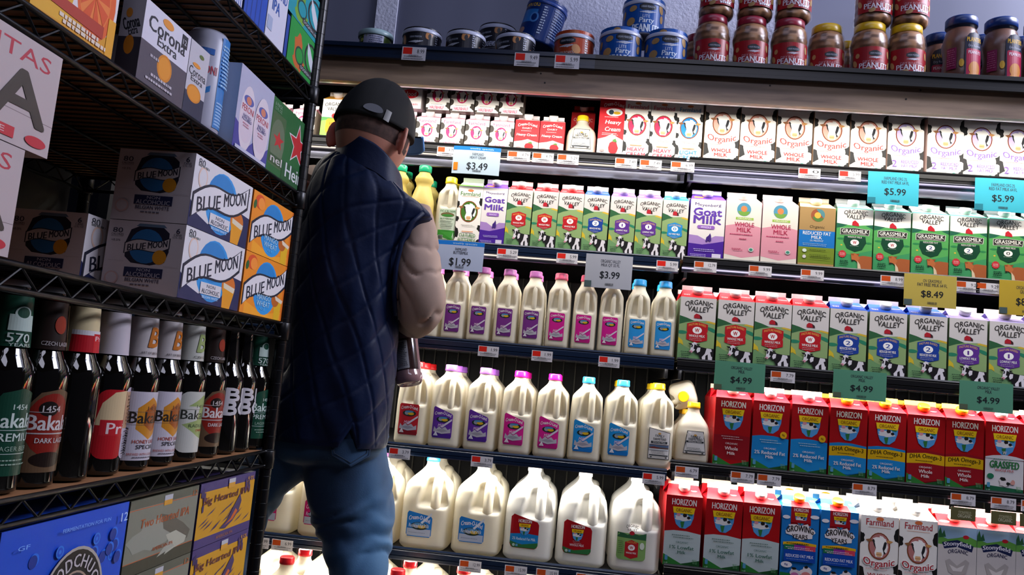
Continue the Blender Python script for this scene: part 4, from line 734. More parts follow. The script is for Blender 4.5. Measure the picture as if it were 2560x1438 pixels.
for px, pr in ((1762, '12.79'), (1898, '9.99'), (2027, '9.99'), (2225, '8.99'), (2412, '9.29'), (2462, '9.29')): ptag('3R', px, .058, pr)
for px in (1225, 1358, 1524): ptag('4L', px, .054, '1.99', False)
ptag('4R', 1954, .060, '7.79')
for px, pr in ((1005, '3.79'), (1209, '3.79'), (1634, '5.99')): ptag('5L', px, .056, pr, False)
for px, pr in ((1716, '6.79'), (1854, '7.79'), (1920, '7.79'), (2156, '8.79'), (2400, '8.79'), (2500, '8.79'), (2575, '8.79')): ptag('5R', px, .058, pr)
for px, pr in ((655, '6.99'), (714, '6.99'), (1180, '12.99'), (1293, '15.99'), (1371, '15.99'), (1470, '15.99'), (1575, '12.99')): ptag('6L', px, .056, pr)
ptag('6R', 1813, .058, '8.79')
for px in (2401, 2501, 2572):
    b = MB(); w = .058; b.box(-w/2, 0, 0, w/2, .0006, .030, '5c5838'); art(b, [R(0, 0, 1, .5, '5c5838'), T('STONYFIELD', .56, .32, .5, .12, 'a8a484', .02), T('ORGANIC', .56, .18, .56, .14, 'b8b498', .02)], flatmap(w)); o = link(bpy.data.objects.new('shelf_flag', b.mesh('shelf_flag', LABEL)))
    o.location = (rowx('5R', px), ROWS['5R'][0]-.0185, ZR['5R']-.012-.027-.036); o['category'] = 'shelf flag'; PLACED.append(('small olive product flag below price tag', 'rail of fourth cooler shelf', '', o.location.x, o, 0))
# ---------------- sale cards hanging from the rails ----------------
def card(k, x0p, x1p, y1p, lines, price, colr, desc, blue=False, x0b=None, tilt=0, qr=True):
    y = (ROWS[k][0])-.0225; a = hit(x0p, y1p[0], 1, y); c = hit(x1p, y1p[0]+.05*(x1p-x0p), 1, y); w = c.x-a.x; zt_ = hit((x0p+x1p)/2, y1p[0], 1, y).z; zb_ = hit((x0p+x1p)/2, y1p[1], 1, y).z; h = zt_-zb_; H = h/w
    b = MB(); n = 10
    bow = lambda x: .004*sin(pi*x)
    rows = []
    for s_ in (0, .0008): rows.append([(-w/2+w*i/n, s_-bow(i/n), 0) for i in range(n+1)]); rows.append([(-w/2+w*i/n, s_-bow(i/n), -h) for i in range(n+1)])
    for r0, r1 in ((0, 1), (2, 3)): b.grid([rows[r0], rows[r1]], colr, False, False)
    ar = [R(0, 0, 1, H, colr)]
    dk = '26282c'
    if blue: ar += [R(0, H*.86, 1, H, '1c6cc0'), T('weekly specials', .6, H*.92, .5, H*.08, 'a8c4d8', .01)]
    ar += [T(l, .53, H*(.72 if blue else .80)-i*H*.12, min(.60, .030*len(l)), H*.10, '3a3c44', .015) for i, l in enumerate(lines)]
    ar += [T(price, .53, H*.27 if blue else H*.38, .44 if blue else .42, H*.30 if blue else H*.24, dk, .02)]+BAR(.44, H*.08, .62, H*.15, '3a3c40')
    if blue: ar += [R(.03, H*.12, .12, H*.4, 'd07020')]
    elif qr: ar += [R(.0, .02*H, .15, .2*H, {'3': '4a5a5c'}.get(k[0], '5a6450') if colr != '3ca0b4' else '2a7080')]
    art(b, ar, lambda x, z, e: (-w/2+w*x, -bow(x)-e-.0002, -h+z*w), 10)
    o = link(bpy.data.objects.new('sale_card', b.mesh('sale_card', CARDM))); o.location = ((a.x+c.x)/2, y, zt_); o.rotation_euler = (radians(tilt), 0, 0); tag(o, desc, 'price card', 'hanging sale cards')
CARDM = mat('sale_card_paper', .22, trans=.12)
card('2L', 1135, 1253, (368, 437), ['FARMLAND', 'HEAVY CREAM'], '$3.49', 'a4b4c0', 'blue-topped white sale card reading $3.49 beside the cap brim', True)
card('3L', 1091, 1212, (604, 677), ['FARMLAND', 'BUTTERMILK'], '$1.99', 'a0aac4', 'blue-topped white sale card reading $1.99 beside the sleeve', True)
card('3L', 1466, 1583, (638, 722), ['ORGANIC VALLEY', 'MILK QT 32 FL'], '$3.99', 'a8aab4', 'frosty white sale card reading $3.99 above the pink jugs')
card('2R', 2171, 2298, (432, 513), ['FARMLAND ORG 2%', 'RED FAT MILK 64 FL'], '$5.99', '3ca0b4', 'cyan sale card reading $5.99 in front of green cartons, left one')
card('2R', 2438, 2568, (448, 530), ['FARMLAND ORG 2%', 'RED FAT MILK 64 FL'], '$5.99', '3ca0b4', 'cyan sale card reading $5.99 at the right edge of the photo')
card('3R', 2261, 2392, (688, 768), ['OV GRASSMILK', 'FAT FREE MILK 64 FL'], '$8.49', 'b8a450', 'yellow sale card reading $8.49 above blue badge cartons')
card('3R', 2499, 2625, (704, 790), ['ORGANIC VALLEY', 'GRASSMILK'], '$8.49', 'b89c38', 'yellow sale card cut off at the right edge of the photo')
card('4R', 1788, 1914, (906, 980), ['ORGANIC VALLEY', 'MILK'], '$4.99', '5a9478', 'green sale card reading $4.99, left one above red cartons', False)
card('4R', 2084, 2217, (928, 1000), ['ORGANIC VALLEY', 'MILK'], '$4.99', '5a9478', 'green sale card reading $4.99, middle one above red cartons', False)
card('4R', 2399, 2533, (956, 1030), ['ORGANIC VALLEY', 'MILK'], '$4.99', '5a9478', 'green sale card reading $4.99, right one above red cartons', False)
# ======================= WIRE RACK WITH BEER =======================
XF = -.59; XB = -1.05; Y0 = -2.05; YP = -.575
def sz(*pp): return sum(hit(x, y, 0, XF).z for x, y in pp)/len(pp)
SZ = {'S1': sz((597, 0), (805, 243)), 'S2': sz((298, 153), (760, 487)), 'S3': sz((0, 642), (713, 804)), 'S4': sz((0, 1246), (641, 1133))}
SZ['S5'] = hit(337, 1246, 0, XF).z-.215
SN = {'S1': 'on highest rack shelf', 'S2': 'on second rack shelf', 'S3': 'on third rack shelf', 'S4': 'on fourth rack shelf', 'S5': 'on lowest rack shelf'}
LINER = mat('brown_kraft_liner', .8, attr=False, col='8a5c36')
def wire_shelf(k):
    z = SZ[k]; t = empty('wire_shelf', ((XF+XB)/2, (Y0+YP)/2, z), f"black wire rack shelf with zigzag truss edge, {dict(S1='topmost', S2='second from top', S3='third from top', S4='fourth from top', S5='lowest')[k]}", 'shelf', 'wire rack shelves')
    hx_, hy = (XF-XB)/2, (YP-Y0)/2; dz = .027
    for sx in (-1, 1):
        e = MB(); e.tube([(sx*(hx_-.006), -hy, -.004), (sx*(hx_-.006), hy, -.004)], .0036, 'ffffff', 8); e.tube([(sx*(hx_-.006), -hy, -.004-dz), (sx*(hx_-.006), hy, -.004-dz)], .0036, 'ffffff', 8); part('edge_rail', e, BLACKM, t)
        zz = MB(); n = int(2*hy/.030); pts = [(sx*(hx_-.006), -hy+2*hy*i/n, -.006-(dz-.004)*(i % 2)) for i in range(n+1)]; zz.tube(pts, .0019, 'ffffff', 6, False); part('truss_wire', zz, BLACKM, t)
    for sy in (-1, 1):
        e = MB(); e.tube([(-hx_, sy*hy, -.004), (hx_, sy*hy, -.004)], .0036, 'ffffff', 8); e.tube([(-hx_, sy*hy, -.004-dz), (hx_, sy*hy, -.004-dz)], .0036, 'ffffff', 8)
        n = int(2*hx_/.03); e.tube([(-hx_+2*hx_*i/n, sy*hy, -.006-(dz-.004)*(i % 2)) for i in range(n+1)], .0019, 'ffffff', 6, False); part('end_truss', e, BLACKM, t)
    w = MB(); n = int(2*hy/.021)
    for i in range(1, n): y = -hy+2*hy*i/n; w.tube([(-hx_+.006, y, -.006), (hx_-.006, y, -.006)], .0016, 'ffffff', 6)
    for x in (-.13, 0, .13): w.tube([(x, -hy, -.011), (x, hy, -.011)], .003, 'ffffff', 6)
    part('deck_wires', w, BLACKM, t)
    l = MB(); l.box(-hx_+.008, -hy+.01, -.0032, hx_-.008, hy-.01, -.0012, 'ffffff'); part('kraft_liner', l, LINER, t)
    for sx in (-1, 1):
        for sy in (-1, 1):
            c = MB(); c.lathe([(.0135, -.036), (.0150, -.034), (.0150, -.003), (.0138, -.001)], 'ffffff', 20, sx*(hx_-.004)+sx*.0, sy*(hy+.012)); part('corner_collar', c, BLACKM, t)
for k in SZ: wire_shelf(k)
for i, (x, y) in enumerate(((XF-.004, YP+.012), (XB+.004, YP+.012), (XB+.004, Y0-.012), (XF-.004, Y0-.012))):
    b = MB(); pr = [(.0120, 0)]; z = .02
    while z < 2.25: pr += [(.0120, z), (.0115, z+.0006), (.0115, z+.0020), (.0120, z+.0026)]; z += .0254
    b.lathe(pr+[(.0120, 2.27)], 'ffffff', 24, smooth=False); o = part('rack_post', b, BLACKM); o.location = (x, y, 0)
    tag(o, 'black grooved steel rack post '+['at the corner nearest the man', 'at the far back corner', 'at the near back corner', 'at the near front corner'][i], 'post', 'wire rack posts')

def pack(name, near, far, top, shelf, side, front, sidec, label, cat, depth=.13, zb=None, y0=None, xoff=0, h=None, y1=None, lab=True, topc=None, xl=None):
    y0 = hit(*near, 0, XF).y if y0 is None else y0; y1 = hit(*far, 0, XF).y if y1 is None else y1
    zb = SZ[shelf] if zb is None else zb
    if h is None: h = hit(*top, 0, XF).z-zb
    nx = {'S2': 'S1', 'S3': 'S2', 'S4': 'S3', 'S5': 'S4'}.get(shelf)
    if nx: h = min(h, SZ[nx]-.036-zb)
    if xl: depth = XF-hit(*xl, 1, y0).x
    ln = y1-y0; b = MB(); b.box(-depth, 0, 0, 0, ln, h, sidec)
    if topc: b.face([(-depth, 0, h+.0003), (0, 0, h+.0003), (0, ln, h+.0003), (-depth, ln, h+.0003)], topc)
    H = h/ln; art(b, side(H) if callable(side) else side, sidemap(ln, 0, 0))
    if front: art(b, front(h/depth), flatmap(depth, 0, -depth))
    o = part(name, b, BOARD); o.location = (XF-.006+xoff, y0, zb+.0002)
    if label: tag(o, label, cat)
    return o, (y0, y1, zb, h, depth)
# --- Blue Moon artwork
def rib(cx, cy, w, h, fc='d4d0d4', tc='14182c', sl=.28):   # waving ribbon with wordmark
    n = 12; up = [(cx-w/2+w*i/n, cy+h/2+sl*w*(i/n-.5)+.05*w*sin(2*pi*i/n)) for i in range(n+1)]; dn = [(x, y-h*1.02) for x, y in up]
    o = [(cx+(x-cx)*1.05, cy+(y-cy)*1.0+(.018*w if y > cy+sl*(x-cx) else -.018*w)) for x, y in up+dn[::-1]]
    a = [('P', o, tc), ('P', up+dn[::-1], fc)]
    r = atan2(sl, 1)
    return a+[T('BLUE', cx-.235*w, cy-.25*sl*w, .42*w, h*.70, tc, .05, .12, 0, r*.92), T('MOON', cx+.245*w, cy+.25*sl*w, .44*w, h*.70, tc, .05, .12, 0, r*.92)]
def bm_side(mango):
    def f(H):
        bgc = 'e08418' if mango else 'd0ccd0'; a = [R(0, 0, 1, H, bgc)]
        if not mango: a += [P([(0, 0), (1, 0), (1, H*.48), (.85, H*.5), (.7, H*.38), (.3, H*.12), (.12, H*.2), (0, H*.36)], '141c4c')]
        else: a += [R(.9, 0, 1, H, 'd86c14'), P([(.08, 0), (.9, 0), (.9, H*.15), (.5, H*.05), (.08, H*.2)], 'e89a20')]
        a += [E(.49, H*.49, .27, H*.455, '2a8cd0'), E(.47, H*.62, .22, H*.3, '1c78bc')]
        if not mango: a += [E(.78, H*.34, .12, H*.17, 'c86a1c'), P([(.68, H*.36), (.9, H*.3), (.84, 0), (.7, 0)], 'd89018'), P([(.69, H*.38), (.9, H*.33), (.88, H*.25), (.7, H*.3)], 'd4c8b0'), T('80', .1, H*.92, .1, .05, '3a3c44', .02), E(.14, H*.72, .07, .08, 'd8b8a8'), T('5 C', .93, H*.86, .05, .03, '3a3c44'), E(.14, H*.72, .055, .065, 'd0ccd0')]+BL(.05, .25, H*.86, 1, .03, '777777', .015)
        else: a += [P([(.72, H*.4), (.9, H*.36), (.86, 0), (.74, 0)], 'd8a818'), E(.74, H*.34, .09, H*.12, 'b05a18'), P([(.72, H*.42), (.92, H*.36), (.9, H*.3), (.75, H*.34)], 'd8c8b0'), E(.15, H*.85, .1, H*.12, 'd04818'), E(.18, H*.83, .07, H*.1, 'e88a30'), E(.05, H*.78, .03, H*.08, '2a5a28', 12, -.4)]
        a += rib(.48, H*.54, .88, H*.29)
        if not mango: a += [R(.31, H*.13, .65, H*.30, 'd0ccd0'), T('NON', .48, H*.255, .14, H*.05, '20243c', .03), T('ALCOHOLIC', .48, H*.18, .29, H*.065, '20243c', .03), T('BELGIAN WHITE', .48, H*.095, .26, H*.04, 'c8dce8', .02)]
        else: a += [T('MANGO', .47, H*.33, .3, H*.09, 'a8d0e4', .03), T('WHEAT', .47, H*.22, .3, H*.09, 'a8d0e4', .03), T('ALE', .46, H*.13, .12, H*.04, '6ab0d8')]
        return a
    return f
def bm_front(H):
    g = '30324a'
    return [R(0, 0, 1, H, 'c0bcc4'), P([(.26, H*.5), (.24, H*.68), (.3, H*.88), (.4, H*.93), (.72, H*.93), (.8, H*.86), (.82, H*.6), (.78, H*.45), (.6, H*.4), (.35, H*.42)], '10142c'), P([(.36, H*.93), (.76, H*.93), (.72, H*.97), (.4, H*.97)], '56708c'), E(.52, H*.66, .22, H*.24, '1a64a0')]+rib(.53, H*.67, .56, H*.13, 'b8b4b8', '14182c', .16)+[E(.71, H*.52, .09, H*.1, 'c88a18'),
        T('80', .13, H*.86, .13, H*.07, g, .02), T('CALORIES', .13, H*.8, .16, H*.03, g), T('<0.5%', .12, H*.72, .12, H*.03, g), R(.05, H*.775, .21, H*.772, g), T('6', .91, H*.9, .05, H*.07, g, .03), T('CANS', .91, H*.845, .1, H*.03, g), T('12 FL OZ', .91, H*.81, .12, H*.025, g),
        R(.28, H*.23, .78, H*.36, '14204a'), T('NON', .53, H*.33, .17, H*.04, 'a8a8b8', .02), T('ALCOHOLIC', .53, H*.265, .44, H*.06, 'a8a8b8', .02), T('BELGIAN WHITE', .53, H*.19, .44, H*.05, '22284a', .02), E(.13, H*.2, .09, H*.09, 'c0a8a8'), E(.13, H*.2, .07, H*.07, 'c0bcc4')]+BL(.38, .68, H*.12, 1, .03, '50546c', .012)+[R(.06, H*.44, .26, H*.437, '8a8890'), R(.78, H*.4, .97, H*.397, '8a8890')]
o1, q1 = pack('beer_box', (451, 746), (601, 778), (478, 564), 'S3', bm_side(False), bm_front, '8a8890', 'white and blue can beer box, lower one nearest the orange boxes', 'beer box', xl=(262, 701))
o2, q2 = pack('beer_box', (480, 561), (617, 625), (518, 386), 'S3', bm_side(False), bm_front, '8a8890', 'white and blue can beer box stacked on top of another', 'beer box', zb=q1[2]+q1[3]+.001, y0=q1[0], y1=q1[1], h=q1[3], depth=q1[4])
w_ = q1[4]
pack('beer_box', 0, 0, 0, 'S3', bm_side(False), bm_front, '8a8890', 'white and blue can beer box in dim light, left of the stacked pair', 'beer box', y0=q1[0]-.035, y1=q1[1]-.04, h=q1[3], depth=w_, xoff=-w_-.012)
pack('beer_box', 0, 0, 0, 'S3', bm_side(False), bm_front, '8a8890', 'white can beer box in deepest shade behind red-lettered boxes', 'beer box', y0=q1[0]-.0, y1=q1[1]-.01, h=q1[3], depth=w_, xoff=-2*w_-.024)
o3, q3 = pack('beer_box', (605, 781), (715, 800), (622, 625), 'S3', bm_side(True), lambda H: [R(0, 0, 1, H, 'c86a14')], 'b86010', 'orange mango beer box, lower one of two', 'beer box', depth=w_)
pack('beer_box', 0, 0, 0, 'S3', bm_side(True), lambda H: [R(0, 0, 1, H, 'c86a14')], 'b86010', 'orange mango beer box, stacked on the other orange one', 'beer box', y0=q3[0], y1=q3[1], zb=q3[2]+q3[3]+.001, h=q3[3], depth=w_)
# --- second shelf
def star(cx, cy, r, c, k=.42): return ('P', [(cx+(r if i % 2 == 0 else r*k)*sin(i*pi/5), cy+(r if i % 2 == 0 else r*k)*cos(i*pi/5)) for i in range(10)], c)
def heine(H):
    sq = lambda it: it
    def st(cx, cy, rx, ry, c): return ('P', [(cx+rx*(1 if i % 2 == 0 else .42)*sin(i*pi/5), cy+ry*(1 if i % 2 == 0 else .42)*cos(i*pi/5)) for i in range(10)], c)
    return [R(0, 0, 1, H, '0c5a24'), R(.02, H*.1, .33, H*.82, '3c5a34'), E(.18, H*.45, .16, H*.3, '5a6a50'), st(.2, H*.47, .13, H*.13, 'b01c20'), st(.66, H*.6, .25, H*.33, 'd0c8cc'), st(.66, H*.6, .215, H*.285, 'b00c18'), R(.03, H*.13, .34, H*.25, '2c4a28'), T('nel', .2, H*.2, .26, H*.11, 'c8c0c0', .04), R(.34, 0, 1, H*.27, '0e4c22'), T('Heine', .70, H*.17, .54, H*.2, 'c8c8cc', .05), T('6 PACK', .12, H*.92, .16, H*.05, '8aa890', .02), T('12 FL OZ', .12, H*.86, .16, H*.04, '8aa890')]
pack('beer_box', (671, 423), (769, 488), (701, 245), 'S2', heine, lambda H: [R(0, 0, 1, H, '0c4a20')], '0a3c1a', 'green beer box with large red star', 'beer box', depth=.2)
def pero(H):
    a = [R(0, 0, 1, H, 'a8a8c0'), P([(0, 0), (1, 0), (1, H*.25), (.75, H*.08), (.55, H*.2), (.3, H*.02), (.12, H*.3), (0, H*.34)], '3c3c8c')]
    for cx, s in ((.3, .9), (.72, 1)): a += [E(cx, H*.42, .23*s, H*.4, 'd0c4cc'), E(cx, H*.32, .2*s, H*.2, 'ccbcc8'), E(cx, H*.64, .14, H*.06, '50589c', 16), E(cx, H*.64, .07, H*.05, 'c87a60'), T('PERONI', cx, H*.53, .36*s, H*.08, 'b03040', .02), T('NASTRO', cx, H*.44, .22, H*.035, '30407c', .02), T('AZZURRO', cx, H*.4, .27, H*.04, '30407c', .02)]+BL(cx-.1, cx+.1, H*.34, 2, .03, 'c08090', .014)
    return a+[P([(.05, 0), (.95, 0), (.95, H*.04), (.05, H*.04)], 'b8b8cc')]
pack('beer_box', (588, 360), (671, 423), (615, 158), 'S2', pero, lambda H: [R(0, 0, 1, H, '9ab0d0')], '8898b8', 'white beer box printed with tall glasses', 'beer box', depth=.2)
b = MB(); r = .033; b.lathe([(r*.75, 0), (r*.97, .006), (r, .012), (r, .118), (r*.92, .128), (r*.8, .132), (r*.78, .13), (0.001, .129)], 'a8a8b8', 36, cap1=False)
art(b, [R(.55, .05, .95, 1.55, '3a78b8'), T('PERONI', .25, .95, .5, .14, 'b03040', .02), R(.1, 1.2, .4, 1.3, '3060a8'), P([(0, .4), (.4, .6), (.4, .7), (0, .5)], '2c70b0')]+[R(.58, .1+.05*i, .92, .125+.05*i, '8ab0d8') for i in range(8)]+BL(.58, .92, 1.4, 12, .06, '9ac0e0', .03), cylmap(r+.0003, 2.3, .006, -.5), 16)
pc = Vector((0, hit(588, 360, 0, XF).y-.036, 0))
for i, dy in enumerate((0, -.07)): o = link(bpy.data.objects.new('beer_can', b.mesh('beer_can', LABEL))); o.location = (XF-.05-.075*i, pc.y, SZ['S2']+.0003); o.scale = (1.0, 1.0, 1.28); tag(o, ['tall silver blue beer can at the open end of its box', 'silver beer can behind the front silver can'][i], 'beer can')
def coro(H):
    return [R(0, 0, 1, H, 'ccc8d4'), R(0, 0, 1, H*.5, '4c4450'), E(.52, H*.34, .16, H*.17, 'c87a14'), E(.52, H*.34, .13, H*.14, 'd88a20'), T('Corona', .5, H*.77, .80, H*.19, '22242e', .05, .0), T('Extra', .52, H*.615, .42, H*.12, '22242e', .04), E(.48, H*.9, .12, H*.055, 'd88a30'), R(.8, H*.78, .93, H*.95, '1c1c26'), T('12', .865, H*.86, .08, H*.07, 'c8c8d0')]+BL(.2, .42, H*.36, 1, .03, 'a8a0a8', .03)+BL(.25, .8, H*.14, 1, .04, 'b8b0b8', .03)+BL(.15, .85, H*.07, 1, .04, 'b8b0b8', .025)
def coro_n(H): return [R(0, 0, 1, H, 'b8b4c0'), R(0, 0, 1, H*.5, '34303c'), E(.5, H*.4, .22, H*.12, 'c87a14'), T('Corona', .48, H*.68, .7, H*.16, '22242e', .03, 0, 0, .3), T('Extra', .6, H*.58, .4, H*.1, '22242e', .02, 0, 0, .3), E(.35, H*.8, .14, H*.06, 'd88a30')]
pack('beer_box', (350, 190), (463, 275), (385, 0), 'S2', coro, coro_n, '6a6670', 'large white and brown beer box with orange seal', 'beer box', xl=(298, 150))
def coros(H): return [R(0, 0, 1, H, 'b8b4bc'), R(0, 0, 1, H*.3, '1c2440'), E(.45, H*.31, .36, H*.12, 'c87a14'), E(.45, H*.31, .3, H*.1, 'd88a20'), T('Corona', .5, H*.6, .86, H*.12, '22242e', .02), T('Extra', .5, H*.5, .6, H*.07, '22242e', .02), E(.6, H*.86, .12, H*.03, '5a6a30'), E(.4, H*.7, .2, H*.03, 'd88a30')]
pack('beer_box', (464, 278), (511, 310), (499, 105), 'S2', coros, lambda H: [R(0, 0, 1, H, 'a8a4ac')], '7a7680', 'narrow white beer box beside silver can', 'beer box', depth=.2)
def fruit(H): return [R(0, 0, 1, H, 'd8d0d0'), R(0, 0, 1, H*.14, 'd09018'), P([(0, 0), (.4, H*.02), (.5, H*.5), (0, H*.7)], 'd8a020'), E(.72, H*.38, .25, H*.33, 'd85a18'), E(.7, H*.38, .2, H*.27, 'e07830')]+[('P', [(.7, H*.38), (.7+.19*cos(t), H*.38+H*.26*sin(t)), (.7+.19*cos(t+.5), H*.38+H*.26*sin(t+.5))], 'd04c14') for t in [i*pi/4 for i in range(8)]]+[E(.42, H*.6, .17, H*.3, 'c83c18'), E(.42, H*.7, .11, H*.2, 'd8a020'), E(.42, H*.7, .08, H*.15, '3a2414'), R(.9, 0, 1, H*.3, 'd89818'), P([(.1, H*.12), (.85, H*.1), (.85, H*.2), (.3, H*.2)], 'a83018')]+BL(.3, .9, H*.06, 2, .04, 'd8c8b8', .03)
pack('beer_box', (90, -10), (288, 145), (0, 0), 'S2', fruit, lambda H: [R(0, 0, 1, H, 'c08018')], '141828', 'orange slice printed fruit beer box', 'beer box', h=.15, depth=.2)
# --- top shelf
def dog(c, c2):
    return lambda H: [R(0, 0, 1, H, c), BLOB(.3, H*.5, .14, H*.35, c2, 3), BLOB(.35, H*.2, .2, H*.2, c2, 8), E(.36, H*.35, .14, H*.2, '1c3c30'), E(.36, H*.35, .11, H*.16, c), E(.72, H*.55, .21, H*.34, '16181c'), E(.72, H*.55, .17, H*.28, c), P([(.58, H*.85), (.68, H*.75), (.8, H*.55), (.85, H*.35), (.92, H*.25), (.78, H*.3), (.68, H*.42), (.6, H*.6)], 'c0c4cc'), R(.4, H*.1, .95, H*.22, '16181c'), T('DOGFISH HEAD', .68, H*.16, .5, H*.07, 'b8bcc4', .02)]
g1, gq = pack('beer_box', (723, 148), (795, 225), (735, 33), 'S1', dog('128a34', 'b85a20'), lambda H: [R(0, 0, 1, H, '0c5a28')], '0a4a20', 'bright green beer box with shark emblem', 'beer box', depth=.2)
pack('beer_box', 0, 0, 0, 'S1', dog('0e8a98', '6a9a30'), lambda H: [R(0, 0, 1, H, '0a5a68')], '0a4a58', 'teal beer box with shark emblem, on the green one', 'beer box', depth=.2, y0=gq[0]-.02, y1=gq[1], zb=gq[2]+gq[3]+.001, h=gq[3])
def coney(H): return [R(0, 0, 1, H, 'c4c4d4'), T('CONEY', .5, H*.82, .8, H*.1, '20242e', .03), T('ISLAND', .5, H*.7, .84, H*.1, '20242e', .03), R(.1, H*.6, .9, H*.585, '20242e'), T('MERMAID', .5, H*.48, .84, H*.1, '2850a0', .03), T('IPA', .4, H*.33, .4, H*.11, '2850a0', .04), R(.05, H*.08, .3, H*.2, '9aa4c0')]
pack('beer_box', (670, 80), (713, 135), (0, 0), 'S1', coney, lambda H: [R(0, 0, 1, H, 'a8a8bc')], '8a8aa0', 'white and blue tall beer box beside green one', 'beer box', h=.2, depth=.2)
bl = lambda H: [R(0, 0, 1, H, '1244a8')]+[R(.1+.2*i, 0, .14+.2*i, H, '0c3280') for i in range(4)]+[BLOB(.5, H*.5, .3, H*.3, '1c54c0', 2)]
pack('beer_box', (618, 20), (668, 78), (0, 0), 'S1', bl, None, '0a2860', 'deep blue glossy beer pack under white lettered box', 'beer box', h=.19, depth=.2)
pack('beer_box', (715, 137), (721, 146), (0, 0), 'S1', lambda H: [R(0, 0, 1, H, '123c90')], None, '0a2860', 'thin dark blue beer pack squeezed beside green box', 'beer box', h=.08, depth=.2)
pack('beer_box', (585, -25), (613, 15), (0, 0), 'S1', lambda H: [R(0, 0, 1, H, 'c8c8d8')]+[R(.1+.15*i, 0, .15+.15*i, H, '2850a8') for i in range(6)], None, '8a8aa0', 'white striped beer pack at the top edge of the photo', 'beer box', h=.19, depth=.2)
# --- red lettered twelve packs
def lag(H): return [R(0, 0, 1, H, 'b4a4a4'), R(0, H*.3, 1, H*.305, '6a5a5a'), T('LAGUNITAS', .44, H*.84, .98, H*.15, 'b03040', .0, 0, .0), T('I', .12, H*.46, .13, H*.44, '3a3028', .03), T('P', .42, H*.46, .30, H*.44, '3a3028', .06), T('A', .77, H*.46, .34, H*.44, '3a3028', .06), R(.1, H*.05, .76, H*.15, 'b82030'), T('INDIA PALE ALE', .42, H*.10, .56, H*.05, 'd0b8b8', .02), E(.9, H*.1, .07, H*.05, 'b82030')]
yl = hit(24, 640, 0, XF).y; hl = (hit(136, 135, 0, XF).z-SZ['S3'])/2
hl = min(hl, (SZ['S2']-.035-SZ['S3'])/2)
for i in (0, 1): pack('beer_box', 0, 0, 0, 'S3', lag, None, '8a7c7c', 'pale beer box with red and black lettering, '+['lower', 'upper'][i]+' of two at left edge', 'beer box', y0=yl-.235+.035*i, y1=yl+.035*i, zb=SZ['S3']+i*(hl+.001), h=hl, depth=.16, xoff=.004)
# --- lowest shelf
def wood(H):
    rg = random.Random(4); a = [R(0, 0, 1, H, '0c48c0')]
    for i in range(46):
        x, y = rg.uniform(.04, .96), rg.uniform(.02, H*.86)
        if (x-.55)**2+(y-H*.45)**2 < .075: continue
        if i % 3: a += [E(x+.008, y+.006, .034, .032, '1c6ad8', 14), E(x, y, .031, .031, '0a2c88', 14)]
        else: a += [E(x, y, .03, .03, '2470d0', 14), E(x, y, .022, .022, '0c48c0', 14), E(x, y, .01, .01, '2470d0', 10)]
    cx, cy = .56, H*.47; a += [E(cx, cy, .265, .29, 'a8a098', 36), E(cx, cy, .25, .275, '181414', 36), E(cx, cy, .155, .175, 'a08a78', 30), E(cx, cy, .145, .165, '2c2a30', 30)]
    for s, a0, a1, c in (('WOODCHUCK', 2.85, .25, 'b8b0b4'), ('HARD', 3.4, 4.25, 'b0a070'), ('CIDER', 5.1, 6.1, 'b0a070')):
        for i, ch in enumerate(s): t = a0+(a1-a0)*i/(len(s)-1); up = s == 'WOODCHUCK'; a.append(T(ch, cx+.2*cos(t), cy+.222*sin(t), .05, .062, c, .05, 0, 0, t-pi/2 if up else t+pi/2))
    a += [BLOB(cx-.02, cy+.03, .09, .1, '6a6870', 12, -9, 9), P([(cx-.05, cy-.12), (cx-.05, cy-.03), (cx, cy+.0), (cx+.08, cy-.02), (cx+.09, cy-.12), (cx+.04, cy-.17)], 'b8b4c0'), P([(cx-.02, cy+.08), (cx+.06, cy+.11), (cx+.11, cy+.02), (cx+.05, cy+.04)], '9a98a0'), P([(cx-.05, cy-.3), (cx-.04, cy-.17), (cx+.06, cy-.17), (cx+.07, cy-.3), (cx+.01, cy-.33)], '5a5048')]
    return a+[T('FERMENTATION FOR FUN', .6, H*.93, .4, .018, '7aa8e8', .02), T('12', .93, H*.92, .06, .045, 'a8c4e8', .04), T('GF', .13, H*.9, .08, .02, '7aa8e8'), T('BLUEBERRY', .62, cy-.38, .42, .07, 'b8c8e8', .04)]
zt5 = hit(22, 1305, 0, XF).z; zt5b = hit(335, 1249, 0, XF).z; ztw = min((zt5+zt5b)/2, SZ['S4']-.037)
pack('cider_box', (22, 1305), (335, 1249), 0, 'S5', wood, None, '0a3898', 'bright blue cider box with round animal emblem', 'cider box', y0=hit(22, 1305, 0, XF).y, y1=hit(335, 1249, 0, XF).y, h=ztw-SZ['S5'], depth=.3)
def two(H):
    return [R(0, 0, 1, H, '77786a'), R(0, 0, 1, H*.17, '3a3a2c'), R(0, H*.17, 1, H*.18, 'b85a28'), R(0, H*.86, 1, H*.87, 'b85a28'), R(0, H*.88, 1, H, '56584a'), BLOB(.35, H*.45, .32, H*.22, '8a8c80', 5), P([(.45, H*.72), (.6, H*.66), (.8, H*.5), (.93, H*.36), (.9, H*.25), (.78, H*.2), (.7, H*.3), (.6, H*.42), (.5, H*.5)], '5a564a'), P([(.55, H*.4), (.7, H*.42), (.88, H*.28), (.86, H*.2), (.7, H*.17), (.56, H*.12), (.62, H*.25)], 'a8a898'), P([(.45, H*.12), (.6, H*.3), (.7, H*.2)], '9a9c90'),
            T('Two Hearted IPA', .52, H*.66, .72, H*.12, 'a04c1c', .04, .15), R(.46, H*.83, .58, H*.9, 'c8902c'), R(.46, H*.9, .58, H*.97, 'b0b0b8'), T('AMERICAN IPA', .52, H*.26-.0, .3, H*.05, 'a85024', .02), T('12', .94, H*.9, .07, H*.08, 'b06030', .02)]
